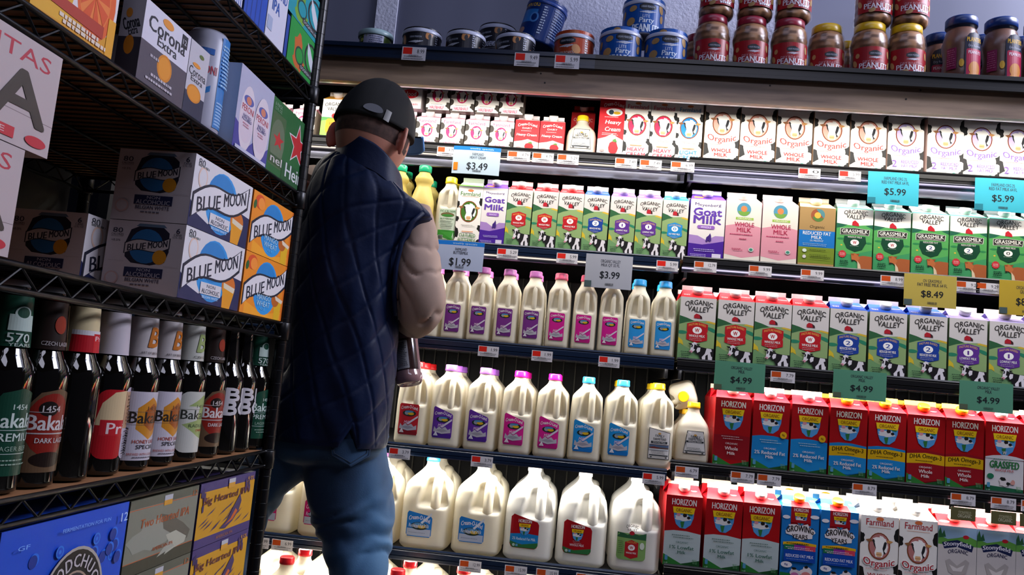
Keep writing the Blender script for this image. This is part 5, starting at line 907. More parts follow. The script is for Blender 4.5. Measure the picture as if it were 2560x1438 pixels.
def bigh(H):
    rg = random.Random(9); a = [R(0, 0, 1, H, 'c08c10'), R(0, H*.86, 1, H, '3c2c68'), R(0, 0, 1, H*.14, '3c2c68')]
    for i in range(16): x = rg.uniform(.02, .9); y = H*rg.uniform(.15, .5); a.append(P([(x, y), (x+.1, y+H*.05), (x+.16, y+H*.12), (x+.07, y+H*.06)], '3a2858'))
    for i in range(12): x = rg.choice([rg.uniform(.02, .2), rg.uniform(.8, .97)]); y = H*rg.uniform(.5, .8); a.append(P([(x, y), (x+.025, y+H*.02), (x+.02, y+H*.14), (x-.01, y+H*.1)], '3a2858'))
    return a+[P([(.4, H*.2), (.52, H*.3), (.62, H*.5), (.72, H*.68), (.76, H*.55), (.72, H*.38), (.62, H*.25), (.5, H*.17)], '3a2858'), P([(.47, H*.22), (.58, H*.3), (.66, H*.45), (.7, H*.4), (.62, H*.28)], 'c05a1c'), T('Big Hearted IPA', .48, H*.7, .84, H*.15, '5a2030', .04, .1), R(.47, H*.83, .59, H*.91, 'c8902c'), R(.47, H*.91, .59, H*.98, 'b0b0b8'), T('AMERICAN IPA', .5, H*.07, .3, H*.05, 'a06030', .02), T('9.5%', .9, H*.9, .12, H*.08, 'c08820', .02)]
for nm, fn, n1, f1, sc_, lb in (('beer_box', two, (337, 1246), (509, 1205), '3a3a2c', 'grey-green beer box with fish drawing and orange lettering'), ('beer_box', bigh, (512, 1201), (648, 1173), '2c2050', 'yellow and purple beer box with leaping fish')):
    ya, yb = hit(*n1, 0, XF).y+.003, hit(*f1, 0, XF).y-.001; ztp = min(SZ['S4']-.037, (hit(*n1, 0, XF).z+hit(*f1, 0, XF).z)/2); hh = (ztp-SZ['S5'])/2-.001
    for i in (0, 1): pack(nm, 0, 0, 0, 'S5', fn, None, sc_, lb+', '+['lower', 'upper'][i]+' of two', 'beer box', y0=ya, y1=yb, zb=SZ['S5']+i*(hh+.001), h=hh, depth=.2)
yw = hit(22, 1305, 0, XF).y
pack('beer_box', 0, 0, 0, 'S5', lambda H: [R(0, 0, 1, H, 'b82430'), R(0, H*.8, 1, H, 'b89070')], None, '7a1820', 'red beer box cut off at the left edge, lowest shelf', 'beer box', y0=yw-.2, y1=yw-.008, h=ztw-SZ['S5']-.012, depth=.2)
# --- bottles
NL = {'g570': ('123c2c', [R(.2, .3, .8, .6, 'a8b8b0'), E(.5, .62, .2, .14, 'a8b8b0'), E(.5, .64, .15, .1, '123c2c'), T('570', .45, .17, .5, .17, 'b8c4bc', .04), T('YEARS', .5, .04, .5, .06, 'b8c4bc')]), 'dark': ('241814', [E(.55, .5, .16, .18, '8a2c18'), T('CZECH LAGER', .5, .12, .7, .08, 'b0a8a8', .02), R(.85, 0, 1, .9, '7a5c38')]),
      'pils': ('c8b890', [R(0, 0, 1, .36, 'a81420'), R(0, .36, 1, .46, 'c8c4c8'), R(.55, .0, .95, .4, 'b82028'), T('Pri', .75, .3, .3, .1, 'd8c8c8', .02)]), 'blank': ('b8b0b8', []), 'B': ('b8b0b0', [T('B', .6, .48, .34, .46, 'b0641c', .06, .2), T('ART OF BREWING', .55, .1, .7, .06, '3a3434')]),
      'Bg': ('b0b0a8', [T('B', .6, .48, .34, .46, '8a9a60', .06, .2), T('CZECH', .55, .1, .5, .06, '3a3a34')])}
def bottle(key, nl, lab, H=.232, r=.031, gcol='0c0a08'):
    b = MB(); nr = .0142; b.lathe([(r*.8, 0), (r*.97, .002), (r, .007), (r, .128), (r*.95, .137), (r*.75, .149), (nr*1.35, .160), (nr*1.2, .172), (nr*1.05, .2), (nr*.98, H-.012), (nr*1.1, H-.010), (nr*1.1, H-.006), (nr*.9, H-.004)], gcol, 36)
    ps = [('glass_body', b, GLASSY)]
    c = MB(); c.lathe([(nr*1.12, H-.0075), (nr*1.16, H-.006), (nr*1.1, H-.001), (nr*.7, H)], 'a8a8b0' if nl else '1a1a1c', 24); ps.append(('crown_cap', c, PLAST))
    if nl:
        l = MB(); col, its = NL[nl]; z0, z1 = .158, .214; l.lathe([(nr*1.62, z0), (nr*1.38, z1)], col, 28, cap0=False, cap1=False); aw = 2.2
        art(l, [i for i in its], lambda x, z, e: ((nr*(1.63-.25*min(1, z/.95))+e+.0004)*cos(-.35+(x-.5)*aw), (nr*(1.63-.25*min(1, z/.95))+e+.0004)*sin(-.35+(x-.5)*aw), z0+z*.056/.95), 16); ps.append(('neck_label', l, LABEL))
    if lab: l = MB(); ang = 2.3; art(l, lab[0], cylmap(r+.0004, ang, lab[1], -.12), 22); ps.append(('body_label', l, LABEL))
    return proto(key, 'beer_bottle', 'beer bottle', ps)
LH = 1.32
lb_green = [P([(.05, 0), (.95, 0), (1, .3), (1, .95), (.8, 1.22), (.5, 1.3), (.2, 1.22), (0, .95), (0, .3)], '123c2c'), T('1454', .5, 1.02, .26, .08, 'b8c4bc', .02), T('Bakalar', .5, .82, .86, .22, 'c0ccc4', .04), R(.05, .67, .95, .68, 'a8b8b0'), T('PREMIUM', .5, .57, .8, .12, 'b8c4bc', .04), T('LAGER BEER', .5, .4, .6, .07, '8aa090'), R(.1, .32, .9, .33, 'a8b8b0')]+BL(.2, .8, .22, 2, .06, '8aa090', .02)
lb_dark = [P([(0, 0), (1, 0), (1, 1), (.8, 1.25), (.5, 1.32), (.2, 1.25), (0, 1)], '5a4430'), E(.42, .75, .4, .5, '7a1c14'), E(.35, 1.0, .16, .12, '140c0a'), E(.45, .2, .3, .12, '1c100c'), T('1454', .4, 1.0, .3, .1, 'b8b0b0', .02), T('Bakalar', .5, .78, .9, .24, 'c0b8b8', .05), R(.05, .6, .95, .62, 'a8a0a0'), T('DARK LAGER', .5, .5, .6, .08, 'c0b8b8', .03), R(.05, .94, .4, .95, 'a8a0a0')]
lb_pils = [RR(0, 0, .62, 1.25, .2, 'a81820'), P([(0, .6), (.62, .6), (.62, 1.25), (.3, 1.2), (.1, 1.0)], 'c8b088'), R(.1, .42, .62, .7, 'b02028'), T('Pri', .4, .55, .36, .2, 'd8c0c0', .04), RR(.55, 0, 1.15, 1.3, .1, 'a8a0b0'), R(.55, .55, 1.13, 1.22, 'a88468')]+BL(.6, 1.1, 1.12, 9, .06, '5a4434', .03)+[R(.62, .06+.045*i, 1.0, .06+.045*i+(.026 if i % 3 else .014), '2a2830') for i in range(11)]
lb_honey = [R(0, 0, 1, LH, 'b4aeb8'), P([(.5, 1.22), (.85, 1.0), (.85, .6), (.5, .4), (.2, .6), (.2, 1.0)], 'b87a24'), P([(.55, 1.1), (.8, .95), (.8, .68), (.55, .55), (.35, .68), (.35, .95)], '944c14'), T('1454', .55, 1.0, .3, .08, '3a2c24', .01), T('Bakalar', .5, .82, .88, .22, '2a2420', .04), R(.0, .93, 1, .935, '6a6460'), R(0, .68, 1, .685, '6a6460'), T('HONEY LAGER', .5, .36, .66, .07, 'a04030', .02), T('SPECIAL', .5, .26, .5, .08, '3a3840', .03), T('BREWED WITH LOCAL HONEY', .5, .12, .8, .045, 'a04030')]+BL(.2, .8, .05, 1, .04, '66606a', .02)
lb_rad = [RR(0, 0, 1, LH, .2, 'b4b4ac'), P([(.2, 1.0), (.6, 1.25), (.8, 1.2), (.7, .6), (.95, .2), (.5, .35), (.1, .6), (.45, .7), (.5, 1.0)], '8a9a60'), T('1454', .55, 1.0, .3, .07, '3a3c34'), T('Bakalar', .5, .82, .88, .2, '2c302a', .03), T('RADLER', .5, .58, .5, .07, '4a5a3a', .02), T('DRINK', .6, .48, .3, .05, 'b03828', .01), R(0, .93, 1, .935, '6a6a60')]
lb_bb = [T('BB', .5, .7, .8, .34, 'b8b4b8', .08), T('BL', .5, 1.02, .8, .3, 'b8b4b8', .08), T('BC', .5, .7, .8, .34, 'b8b4b8', .08)][1:]
for k, nl, lb, z in (('bt_g', 'g570', lb_green, .020), ('bt_d', 'dark', lb_dark, .018), ('bt_n', 'pils', None, 0), ('bt_p', 'blank', lb_pils, .022), ('bt_h', 'B', lb_honey, .014), ('bt_r', 'Bg', lb_rad, .014), ('bt_k', None, lb_bb, .03)): bottle(k, nl, (lb, z) if lb else None)
BN = [('bt_g', 30, 'dark green label bottle at the left edge'), ('bt_d', 110, 'brown bottle with dark red label, nearer one'), ('bt_n', 207, 'brown bottle with red and cream neck label'), ('bt_p', 287, 'brown bottle showing red label and bar code'), ('bt_h', 360, 'honey lager bottle with orange hexagon, nearer one'), ('bt_h', 422, 'honey lager bottle with orange hexagon, farther one'), ('bt_r', 482, 'brown bottle with sage green and white label'), ('bt_d', 535, 'brown bottle with dark red label, farther one'), ('bt_k', 580, 'black bottle with big white letters, nearer one'), ('bt_k', 601, 'black bottle with big white letters, farther one'), ('bt_g', 633, 'dark green label bottle at the far end')]
ylast = None
for i, (k, px, lb) in enumerate(BN):
    p = hit(px, 805+(px-280)*.09, 0, XF-.045); y = p.y
    if ylast is not None and y-ylast < .0635: y = ylast+.0635
    ylast = y; o = place(k, (XF-.045, y, SZ['S4']+.0004), 0, label=lb+', '+SN['S4'])
    for j in (1,): o = place('bt_k', (XF-.045-.066*j-.01, y-.01, SZ['S4']+.0004), 0, label=f'black bottle in the dim second row, {ORD[i]} from the left, '+SN['S4']); o['group'] = 'dark bottles behind the front row'
# things in the shade at the back of the rack
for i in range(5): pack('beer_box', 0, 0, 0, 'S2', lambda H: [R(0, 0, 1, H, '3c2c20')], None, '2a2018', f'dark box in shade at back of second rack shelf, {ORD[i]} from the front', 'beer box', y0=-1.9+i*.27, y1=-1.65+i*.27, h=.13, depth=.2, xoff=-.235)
boxobj('rack_back_board', XB-.03, Y0, 0, XB-.02, YP, 2.2, DARKIN)
# ======================= THE MAN =======================
SKIN = mat('skin', .5, attr=False, col='a8705c', bump=(40, .1, .001)); SKIN.node_tree.nodes['Principled BSDF'].inputs['Subsurface Weight'].default_value = .1
def fab(name, c1, c2, sc1, rough=.8, bump=(300, .25, .0006), st=(1, 1, 1)): return mat(name, rough, attr=False, col=c1, extra=ramp_noise(c1, c2, sc1, 5, st), bump=bump)
VEST = mat('navy_quilted_nylon', .5, attr=False, col='081634', spec=.2, bump=(45, .25, .004)); DENIM = fab('blue_denim', '16304e', '2c5478', 5, .85, (420, .4, .0006), (1, 1, .5)); FLEECE = fab('tan_fleece', '8c7466', '9e8678', 9, .9); CAPM = fab('black_cap_cotton', '030304', '060607', 30, .92); HAIR = fab('dark_hair_with_cap_shade', '33211b', '4a3229', 70, .9); BLUEP = mat('light_blue_brim', .5, attr=False, col='5a9ade'); THREAD = mat('stitching', .7, attr=False, col='0e2238'); SHOE = mat('dark_shoe', .5, attr=False, col='141416')
def ellring(c, ax, ay, a, b, n, f=None):
    return [c+ax*(a*cos(2*pi*j/n))*(f(j/n) if f else 1)+ay*(b*sin(2*pi*j/n))*(f(j/n) if f else 1) for j in range(n)]
def interp(keys, t):
    n = len(keys)-1; x = t*n; i = min(n-1, int(x)); u = x-i
    g = lambda k: keys[max(0, min(n, k))]
    a, b, c, d = g(i-1), g(i), g(i+1), g(i+2)
    return [.5*((2*b[k])+(-a[k]+c[k])*u+(2*a[k]-5*b[k]+4*c[k]-d[k])*u*u+(-a[k]+3*b[k]-3*c[k]+d[k])*u*u*u) for k in range(len(a))]
MD = 1.86   # distance of the man from the camera
def px2(px, py, d=MD): return pt(px, py, d)
S = MD/F
# head
HC = px2(932, 340); fwd = Vector((.20, .93, -.28)).normalized(); upv = Vector((.15, .20, .97)); side = fwd.cross(upv).normalized(); upv = side.cross(fwd).normalized()
HM = Matrix((side, fwd, upv)).transposed().to_4x4(); HM.translation = HC
def headpt(u, v):      # unit sphere directions -> head surface (side, fwd, up)
    x, y, z = cos(v)*cos(u), cos(v)*sin(u), sin(v)
    w = .079; d = .098; h = .118
    jaw = max(0, -z)
    X = x*w*(1-.28*jaw**1.5); Y = y*d*(1-.1*jaw if y < 0 else 1-.05*jaw); Z = z*h
    if y < 0 and z < -.2: Y *= 1-.35*(-z-.2)
    if y > .3:
        nz = exp(-((x/.16)**2)-((z+.12)/.16)**2); Y += .024*nz
        Y += .006*exp(-((x/.22)**2)-((z+.45)/.07)**2)+.005*exp(-((x/.22)**2)-((z+.58)/.07)**2)
        Y -= .011*(exp(-(((x-.36)/.15)**2)-((z-.08)/.1)**2)+exp(-(((x+.36)/.15)**2)-((z-.08)/.1)**2))
        Y += .008*exp(-((x/.25)**2)-((z+.85)/.15)**2)
    return Vector((X, Y, Z))
body = MB()
body.grid([[HM @ headpt(2*pi*j/56, -pi/2+.02+(pi-.04)*i/42) for j in range(56)] for i in range(43)], 'ffffff', True, True, True, True)
for sx in (-1, 1):      # ears: bowl and rim
    ec = Vector((sx*.080, -.006, -.016)); out = Vector((sx*.62, -.70, 0)).normalized(); up2 = Vector((0, -.12, 1)).normalized(); q = out.cross(up2).normalized()
    body.grid([[HM @ (ec+out*(.010+.015*cos(a_)*cos(t))+up2*(.030*sin(t)*1.0*cos(a_))+q*(.0055*sin(a_))) for t in (2*pi*j/20 for j in range(20))] for a_ in [(-pi/2+.15)+(pi-.3)*i/6 for i in range(7)]], 'ffffff', True, True, True, True)
    body.tube([HM @ (ec+out*(.010+.016*cos(t))+up2*(.031*sin(t))) for t in [(-1.5+.32*i) for i in range(12)]], [.0045]*12, 'ffffff', 8)
nb = px2(926, 450, MD+.015); nt_ = HM @ Vector((.006, -.004, -.075))
body.tube([nt_+(HM @ Vector((0, 0, .05))-HC), nt_, (nt_+nb)/2, nb, nb-Vector((0, 0, .1))], [.050, .053, .056, .062, .08], 'ffffff', 28)
# torso core, arms, legs inside the clothes
TK = [(926, 426, 88, .52, .084, .03), (928, 444, 122, .48, .094, .025), (930, 468, 150, .42, .105, .012), (924, 500, 160, .36, .115, .004), (893, 560, 143, .20, .122, 0), (868, 650, 126, .10, .128, 0), (860, 750, 127, .08, .132, 0), (856, 850, 137, .08, .135, 0), (845, 950, 141, .09, .138, 0), (830, 1030, 145, .09, .140, 0), (817, 1098, 148, .09, .140, 0)]
vd = ray(900, 700).normalized()
def ring(k, n=160, grow=0, puff=None):
    cx, cy, hw, sl, b = k[:5]; a = hw*S+grow; sx = (cX*0, 0)
    ex = (px2(cx+10, cy+10*sl)-px2(cx-10, cy-10*sl)).normalized(); ey = Vector((vd.x, vd.y, 0)).normalized(); c = px2(cx, cy, MD)
    out = []
    for j in range(n):
        t = 2*pi*j/n; e = .86; cc = abs(cos(t))**e*(1 if cos(t) > 0 else -1); ss = abs(sin(t))**e*(1 if sin(t) > 0 else -1)
        p = c+ex*a*cc+ey*(b+grow)*ss-Vector((0, 0, (k[5] if len(k) > 5 else 0)*max(0, cc)**1.6)); out.append(p)
    return out
core = [ring(interp(TK, .12+.88*i/24), 48, -.022) for i in range(25)]
body.grid(core, 'ffffff', True, True, True, True)
# right arm (visible): shoulder, elbow, forearm, wrist
AR = [px2(1018, 545, 1.87), px2(1040, 610, 1.83), px2(1050, 700, 1.81), px2(1052, 775, 1.82), px2(1032, 802, 1.89), px2(1012, 810, 1.925)]
body.tube(AR, [.030, .038, .038, .036, .030, .024], 'ffffff', 20)
# bottle tucked under the forearm
B0 = px2(1024, 962, 1.90); B1 = px2(1006, 800, 1.945); bax = (B1-B0).normalized()
# hand: palm and five bent fingers round the bottle neck
palm = AR[-1]; d = (AR[-1]-AR[-2]).normalized(); qn = Vector((0, 0, 1)); sd = d.cross(qn).normalized()
body.tube([palm-d*.01, palm+d*.03, palm+d*.06, palm+d*.085], [.022, .034, .037, .030], 'ffffff', 16)
for i in range(4):
    o_ = palm+d*.078+qn*(.026-.017*i); L_ = [.030, .034, .032, .026][i]; r_ = [.0085, .009, .0088, .0078][i]
    body.tube([o_-d*.015, o_+d*L_*.7, o_+d*(L_*1.1)-sd*L_*.5, o_+d*(L_*.9)-sd*L_*1.2, o_+d*(L_*.3)-sd*(L_*1.35)], [r_*1.1, r_, r_*.95, r_*.85, r_*.6], 'ffffff', 10)
body.tube([palm+d*.025-sd*.02, palm+d*.045-sd*.042+qn*.012, palm+d*.07-sd*.055+qn*.015, palm+d*.09-sd*.05+qn*.014], [.013, .012, .0105, .007], 'ffffff', 10)
# left arm, hidden by the torso, bent forward
AL = [px2(800, 440, 1.9), px2(790, 560, 1.97), px2(800, 650, 2.02), px2(850, 640, 2.06), px2(880, 630, 2.07)]
body.tube(AL, [.045, .042, .036, .030, .024], 'ffffff', 18)
pl = AL[-1]; dl = (AL[-1]-AL[-2]).normalized()
body.tube([pl-dl*.01, pl+dl*.03, pl+dl*.07], [.022, .032, .028], 'ffffff', 14)
for i in range(4): o_ = pl+dl*.06+qn*(.024-.016*i); body.tube([o_-dl*.01, o_+dl*.03, o_+dl*.045-Vector((0, .012, 0)), o_+dl*.04-Vector((0, .028, 0))], [.009, .0085, .008, .006], 'ffffff', 10)
body.tube([pl+dl*.02+qn*.02, pl+dl*.04+qn*.045, pl+dl*.06+qn*.055], [.012, .0105, .007], 'ffffff', 10)
# legs: keys (px, py, half width px, depth)
LR = [(862, 1075, 108, 1.87), (856, 1130, 107, 1.87), (866, 1190, 105, 1.87), (877, 1250, 103, 1.87), (888, 1305, 98, 1.86), (893, 1355, 86, 1.84), (894, 1400, 77, 1.82), (896, 1450, 72, 1.80)]
LL = [(765, 1075, 92, 1.88), (718, 1125, 84, 1.88), (668, 1185, 70, 1.87), (636, 1240, 62, 1.86), (610, 1300, 57, 1.84), (588, 1360, 53, 1.82), (570, 1420, 50, 1.80)]
def leg(K, foot):
    pts = [pt(k[0], k[1], k[3]) for k in K]; rr = [k[2]*k[3]/F for k in K]; e = pts[-1]; n = 5
    for i in range(1, n+1): u = i/n; pts.append(e.lerp(Vector((foot[0], foot[1], .08)), u)); rr.append(rr[len(K)-1]*(1-u)+.055*u)
    return pts, rr
fR = (pt(896, 1450, 1.8).x+.01, pt(896, 1450, 1.8).y-.02); fL = (pt(570, 1420, 1.8).x-.03, pt(570, 1420, 1.8).y-.02)
for K, f_ in ((LR, fR), (LL, fL)):
    pts, rr = leg(K, f_); body.tube(pts, [r*.66 for r in rr], 'ffffff', 20)
bo = part('person', body, SKIN)
rm = bo.modifiers.new('one_skin', 'REMESH'); rm.mode = 'VOXEL'; rm.voxel_size = .0036; rm.use_smooth_shade = True
sm_ = bo.modifiers.new('soften', 'SMOOTH'); sm_.factor = .5; sm_.iterations = 3
tag(bo, 'man seen from behind in navy quilted vest, tan sleeves, jeans and black cap', 'person')
def cloth(name, mb, material, parent=bo): return part(name, mb, material, parent)
# hair band, its brown also painted for shade under the cap; then cap
hb = MB(); hb.grid([[HM @ (headpt(2*pi*j/60, -.22+.5*i/14+.12*sin(2*pi*j/60)*1.0)*1.004) for j in range(60)] for i in range(15)], 'ffffff')
HF = [f for f in hb.f if True]; keep = []
for f, s_ in zip(hb.f, hb.s):
    c = sum((HM.inverted() @ Vector(hb.v[i]) for i in f), Vector())/len(f)
    if c.y < .035: keep.append(f)
hb.f = keep; hb.s = [True]*len(keep); cloth('hair', hb, HAIR)
cp = MB(); CN = 72; tilt = -.20
def capring(t, j, g=0):
    u = 2*pi*j/CN; v0 = .10+.20*max(0, sin(u))-.17*max(0, -sin(u)); v = v0+(pi/2-.01-v0)*t; p = headpt(u, v); p = Vector((p.x*1.10, p.y*1.08, max(p.z, -.02)*1.10+(.006 if t > .5 else .006*t*2) if p.z > 0 else p.z*1.05)); n = p.normalized()
    seam = .0012*abs(sin(3*u))**.3; return HM @ (p*(1+g)+n*seam)
rows = [[capring(i/26, j) for j in range(CN)] for i in range(27)]+[[capring(1-i/26, j, -.025) for j in range(CN)] for i in range(1, 27)]
cp.grid(rows, 'ffffff', True, True, True, False); k0 = cloth('cap', cp, CAPM)
bt = MB(); top = HM @ Vector((0, 0, .139)); bt.lathe([(.008, -.004), (.0085, .001), (.006, .005), (.002, .007)], 'ffffff', 16)
c2 = MB(); M2 = HM.copy(); M2.translation = top; c2.add(bt, M2); part('cap_button', c2, CAPM, k0)
br = MB(); rws = []
for i in range(9):
    u = i/8; row = []
    for j in range(21):
        a = -1.0+2.0*j/20; rr = .088+u*.078*cos(a*.9)**.6 if True else 0
        row.append(HM @ Vector((sin(a)*(.088-.004*u), .066+cos(a)*.026+u*.062*cos(a*1.1), .066-.010*u-.016*(sin(a)**2)*(.5+u*.5))))
    rws.append(row)
lo = [[p-upv*.004 for p in r] for r in rws]
br.grid(rws, 'ffffff', False, True); brim = cloth('cap_brim', br, CAPM, bo); br2 = MB(); br2.grid([r[::-1] for r in lo], 'ffffff', False, True); br2.grid([rws[-1], lo[-1]], 'ffffff', False, True); part('brim_underside', br2, BLUEP, brim); be = MB(); be.tube([r[-1]-upv*.002 for r in rws]+[rws[-1][j]-upv*.002 for j in range(19, -1, -1)], .0034, 'ffffff', 8); part('brim_edge', be, BLUEP, brim)
# rear closure strap and opening
cl = MB(); s0 = MB()
for i in range(2): s0 = MB()
pts = [HM @ (headpt(-pi/2+a, .06)*1.125) for a in [(.78+.14*i/12) for i in range(13)]]
cl.grid([[p+upv*.014 for p in pts], [p-upv*.012 for p in pts]], 'ffffff', False, True); part('cap_strap', cl, mat('strap_leather', .4, attr=False, col='1a1614'), k0)
op = MB(); cen = HM @ (headpt(-pi/2+.50, .05)*1.125); nn = (cen-HC).normalized(); q1_ = nn.cross(upv).normalized(); q2_ = q1_.cross(nn)
op.face([cen+q1_*(.022*cos(t))+q2_*(.014*sin(t) if sin(t) > 0 else .006*sin(t)) for t in (2*pi*i/24 for i in range(24))], 'ffffff'); part('cap_opening', op, mat('grey_hair', .5, attr=False, col='5a5a60'), k0)
# vest: quilted shell
NV, NR = 300, 240
def quilt(u, v):
    a = (u-.50*v)/.070; b_ = (v+.62*u)/.084
    fa = abs(sin(pi*a)); fb = abs(sin(pi*b_)); return min(1, fa*2.6)**.6*min(1, fb*2.6)**.6
rows = []; L_ = 0; prev = None
per0 = 1.05
for i in range(NR+1):
    t = i/NR; k = interp(TK, t); rg_ = ring(k, NV, .0); c = sum(rg_, Vector())/NV
    if prev is not None: L_ += (c-prev).length
    prev = c; row = []
    for j, p in enumerate(rg_):
        n = (p-c); n.z = 0; n.normalize(); u = j/NV*per0
        fade = min(1, (1-t)*40)*min(1, t*14)
        q_ = quilt(u, L_)*.0030*fade
        wr = .010*noise.noise(Vector((p.x*9, p.y*9, p.z*6)))+.005*noise.noise(Vector((p.x*30, p.y*30, p.z*16)))
        fold = 0
        p2 = p+n*(q_+wr*min(1, t*6))
        row.append(p2)
    rows.append(row)
# hem: drop with two side vents
for i in range(NR-26, NR+1):
    w_ = (i-(NR-26))/26
    for j in range(NV):
        t = j/NV*2*pi; dv = abs(((t-pi*1.60+pi) % (2*pi))-pi); up_ = max(0, 1-dv/.16)
        rows[i][j] = rows[i][j]+Vector((0, 0, (.040*up_-.004)*w_))
vb = MB(); vb.grid(rows, 'ffffff'); inner = [[p+(sum(r, Vector())/len(r)-p).normalized()*.012 for p in r] for r in rows]
vb.grid([rows[-1], inner[-1], inner[-30]], 'ffffff'); vest = cloth('quilted_vest', vb, VEST)
# collar
cb_ = MB(); ck = [(927, 452, 112, .50, .104, .03), (926, 428, 100, .50, .100, .03), (926, 405, 95, .50, .097, .03), (926, 382, 92, .50, .095, .03)]
cr_ = [ring(interp(ck, i/10), 90, .0) for i in range(11)]; ci = [ring(interp(ck, 1-i/10), 90, -.010) for i in range(11)]
cb_.grid(cr_+ci, 'ffffff'); part('collar', cb_, VEST, vest)
for side_a, nm in ((1, 'pocket_welt'),):
    pw = MB(); pts = [px2(x, y, MD-.118+.06*max(0, (x-900))/90) for x, y in ((893, 1015), (905, 985), (930, 945), (955, 905), (972, 870))]; pw.tube(pts, [.002, .005, .006, .006, .003], 'ffffff', 10); part(nm, pw, VEST, vest)
# armhole binding
# sleeve with folds
SKL = [(1040, 520, 36, 1.86), (1040, 562, 49, 1.85), (1043, 612, 53, 1.835), (1045, 670, 58, 1.82), (1050, 730, 63, 1.815), (1050, 775, 60, 1.83), (1042, 802, 44, 1.86), (1030, 808, 36, 1.885), (1018, 811, 29, 1.91)]
sl_ = MB(); pts = [Vector((pt(k[0], k[1], k[3]))) for k in SKL]; NS = 110
def sleeve(SK, seed, n=72):
    K = [tuple(pt(k[0], k[1], k[3]))+(k[2]*k[3]/F,) for k in SK]; cen = [interp(K, i/NS) for i in range(NS+1)]; rows = []; up = None
    for i, c in enumerate(cen):
        p = Vector(c[:3]); a = Vector(cen[max(0, i-1)][:3]); b2 = Vector(cen[min(NS, i+1)][:3]); t = (b2-a).normalized()
        if up is None: up = t.orthogonal().normalized()
        up = (up-up.dot(t)*t).normalized(); qq = t.cross(up); row = []
        for j in range(n):
            th = 2*pi*j/n; d_ = up*cos(th)+qq*sin(th); f = i/NS
            w_ = -.0075*(1-abs(sin(f*17+1.3*sin(th+seed)+noise.noise(Vector((f*5, cos(th), sin(th)+seed)))*2.2)))**4*(.35+.65*exp(-((f-.5)/.25)**2))*(.45+.9*abs(noise.noise(Vector((f*7, th*.8, seed)))))*1.6+.003*noise.noise(Vector((f*9+seed, cos(th)*1.5, sin(th)*1.5)))
            row.append(p+d_*(c[3]+w_*min(1, f*8)))
        rows.append(row)
    return rows
r_ = sleeve(SKL, .4); sl_.grid(r_, 'ffffff', True, True, True, True); cloth('sleeve', sl_, FLEECE)
sl2 = MB(); sl2.grid(sleeve([(805, 430, 44, 1.9), (792, 500, 50, 1.93), (790, 570, 48, 1.97), (800, 640, 42, 2.01), (840, 645, 34, 2.045), (868, 634, 30, 2.065)], 2.1), 'ffffff', True, True, True, True); cloth('sleeve', sl2, FLEECE)
ab = MB(); apx = [(1058, 532, 1.785), (1028, 556, 1.775), (1004, 605, 1.77), (990, 665, 1.77), (985, 730, 1.775), (988, 790, 1.78)]; ab.tube([pt(*a) for a in apx], .0055, 'ffffff', 10); part('armhole_binding', ab, VEST, vest)
# jeans
def jleg(K, f_, seed, n=90, NJ=200):
    pts, rr = leg(K, f_); Kx = [tuple(p)+(r,) for p, r in zip(pts, rr)]; rows = []
    for i in range(NJ+1):
        f = i/NJ; c = interp(Kx, f); p = Vector(c[:3]); row = []; tg = (Vector(interp(Kx, min(1, f+.01))[:3])-Vector(interp(Kx, max(0, f-.01))[:3])).normalized(); e1 = (Vector((1, 0, 0))-tg*tg.x).normalized(); e2 = tg.cross(e1)*-1
        for j in range(n):
            th = 2*pi*j/n; d_ = (e1*cos(th)+e2*sin(th))
            ph = f*62+3.2*sin(th+seed)+5*noise.noise(Vector((f*6, cos(th)*1.2+seed, sin(th)*1.2)))
            amp = (.0038*exp(-((f-.38)/.16)**2)+.003*exp(-((f-.9)/.1)**2)+.002*exp(-((f-.05)/.06)**2))*(.5+.9*abs(noise.noise(Vector((f*9, th, seed)))))*1.7
            s3 = abs(sin(ph*.5))**1.5*2-1
            row.append(p+d_*(c[3]*(1 if abs(cos(th)) > .0 else 1)+amp*s3+.007*noise.noise(Vector((f*7+seed, cos(th)*1.4, sin(th)*1.4)))))
        rows.append(row)
    return rows
jb = MB(); jb.grid(jleg(LR, fR, .5), 'ffffff', True, True, True, True); jb.grid(jleg(LL, fL, 3.0), 'ffffff', True, True, True, True)
hk = [(835, 1020, 128, .09, .122), (822, 1080, 138, .09, .128), (812, 1120, 138, .08, .122), (806, 1146, 118, .05, .10), (804, 1158, 90, .03, .06)]
jb.grid([ring(interp(hk, i/16), 90) for i in range(17)], 'ffffff', True, True, True, True)
je = cloth('jeans', jb, DENIM)
rmj = je.modifiers.new('one_cloth', 'REMESH'); rmj.mode = 'VOXEL'; rmj.voxel_size = .0040; rmj.use_smooth_shade = True; smj = je.modifiers.new('soften', 'SMOOTH'); smj.iterations = 2
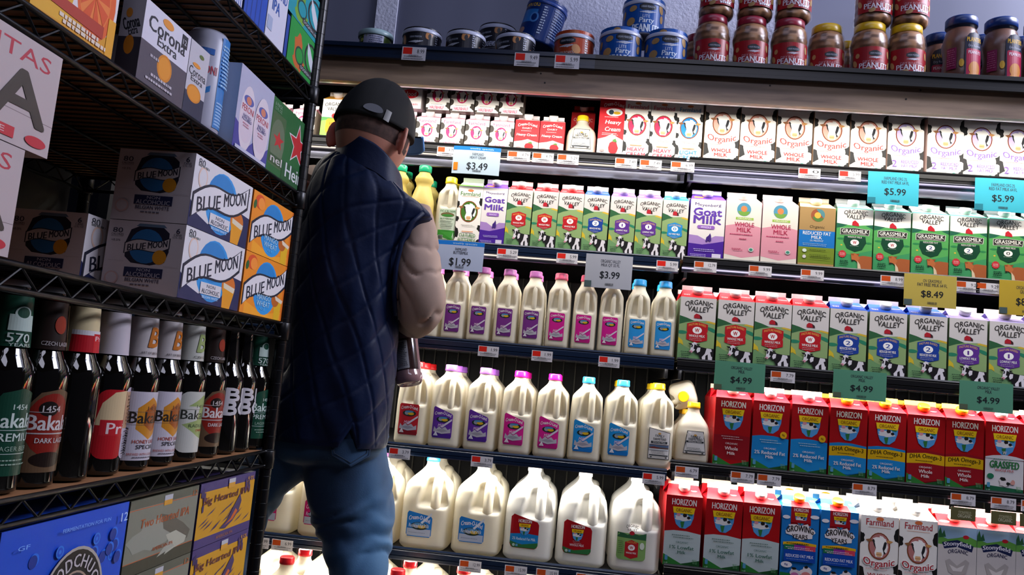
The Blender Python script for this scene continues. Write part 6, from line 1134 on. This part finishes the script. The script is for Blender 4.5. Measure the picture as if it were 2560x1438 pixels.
# back pocket laid on the seat
def seat(px_, py_):
    e = MD-.129+((px_-835)/128)**2*.06; return pt(px_, py_, e)
pk = MB(); pc_ = [(818, 1062), (826, 1140), (882, 1168), (934, 1132), (946, 1066)]
gridp = []
for i in range(9):
    v = i/8; row = []
    for j in range(11):
        u = j/10; xl_ = 824+v*6; xr_ = 930-v*6; x = xl_+(xr_-xl_)*u; yb = 1140+28*(1-abs(2*u-1)); y = 1098+(yb-1098)*v; row.append(seat(x, y))
    gridp.append(row)
pk.grid(gridp, 'ffffff', False, True); part('back_pocket', pk, DENIM, je)
st_ = MB()
for g in (0, 5):
    st_.tube([seat(x, y)-vd*.0015 for x, y in ((826+g, 1101), (830+g, 1138-g), (877, 1165-g*1.5), (922-g, 1138-g), (929-g, 1101))], .0008, 'ffffff', 5)
part('pocket_stitching', st_, THREAD, je)
for f_, nm in ((fR, 1), (fL, 2)):
    s_ = MB(); rows = []
    for i in range(15):
        u = i/14; w_ = .045*(sin(pi*min(1, .18+u*.75)))**.5; hgt = .085*(1-u)**.7+.028; rows.append([Vector((f_[0]+.28*.35*u*1+cos(t)*w_, f_[1]-.08+u*.27, max(0, .5*hgt+sin(t)*hgt*.5))) for t in (2*pi*j/20 for j in range(20))])
    s_.grid(rows, 'ffffff', True, True, True, True); cloth('shoe', s_, SHOE)
# ---- chocolate milk bottle he holds
hb_ = MB(); Lb = (B1-B0).length; hb_.lathe([(.0, 0.004), (.012, .004), (.026, .0), (.0305, .005), (.0315, .012), (.0315, .022), (.0305, .026), (.0305, .10), (.031, .105), (.029, .118), (.018, .142), (.0155, .148), (.0155, .165)], '7e6062', 40)
art(hb_, [R(0, 0, 1, 1.2, '2c1c1c'), RR(.12, .05, .62, 1.12, .04, '8a8a90')]+BL(.16, .58, 1.02, 14, .068, '3a3a40', .035), cylmap(.0308, 2.0, .030, -pi/2+.1), 16)
cc_ = MB(); cc_.lathe([(.0165, .160), (.0175, .162), (.0175, .176), (.016, .178)], '6a4838', 24)
o = empty('milk_bottle', B0, 'brown chocolate milk bottle with white facts panel, held under the forearm', 'milk bottle'); part('bottle_body', hb_, mat('chocolate_milk_bottle', .08, spec=.7), o); part('cap', cc_, PLAST, o)
o.rotation_mode = 'QUATERNION'; o.rotation_quaternion = Vector((0, 0, 1)).rotation_difference(bax)
finish_labels()
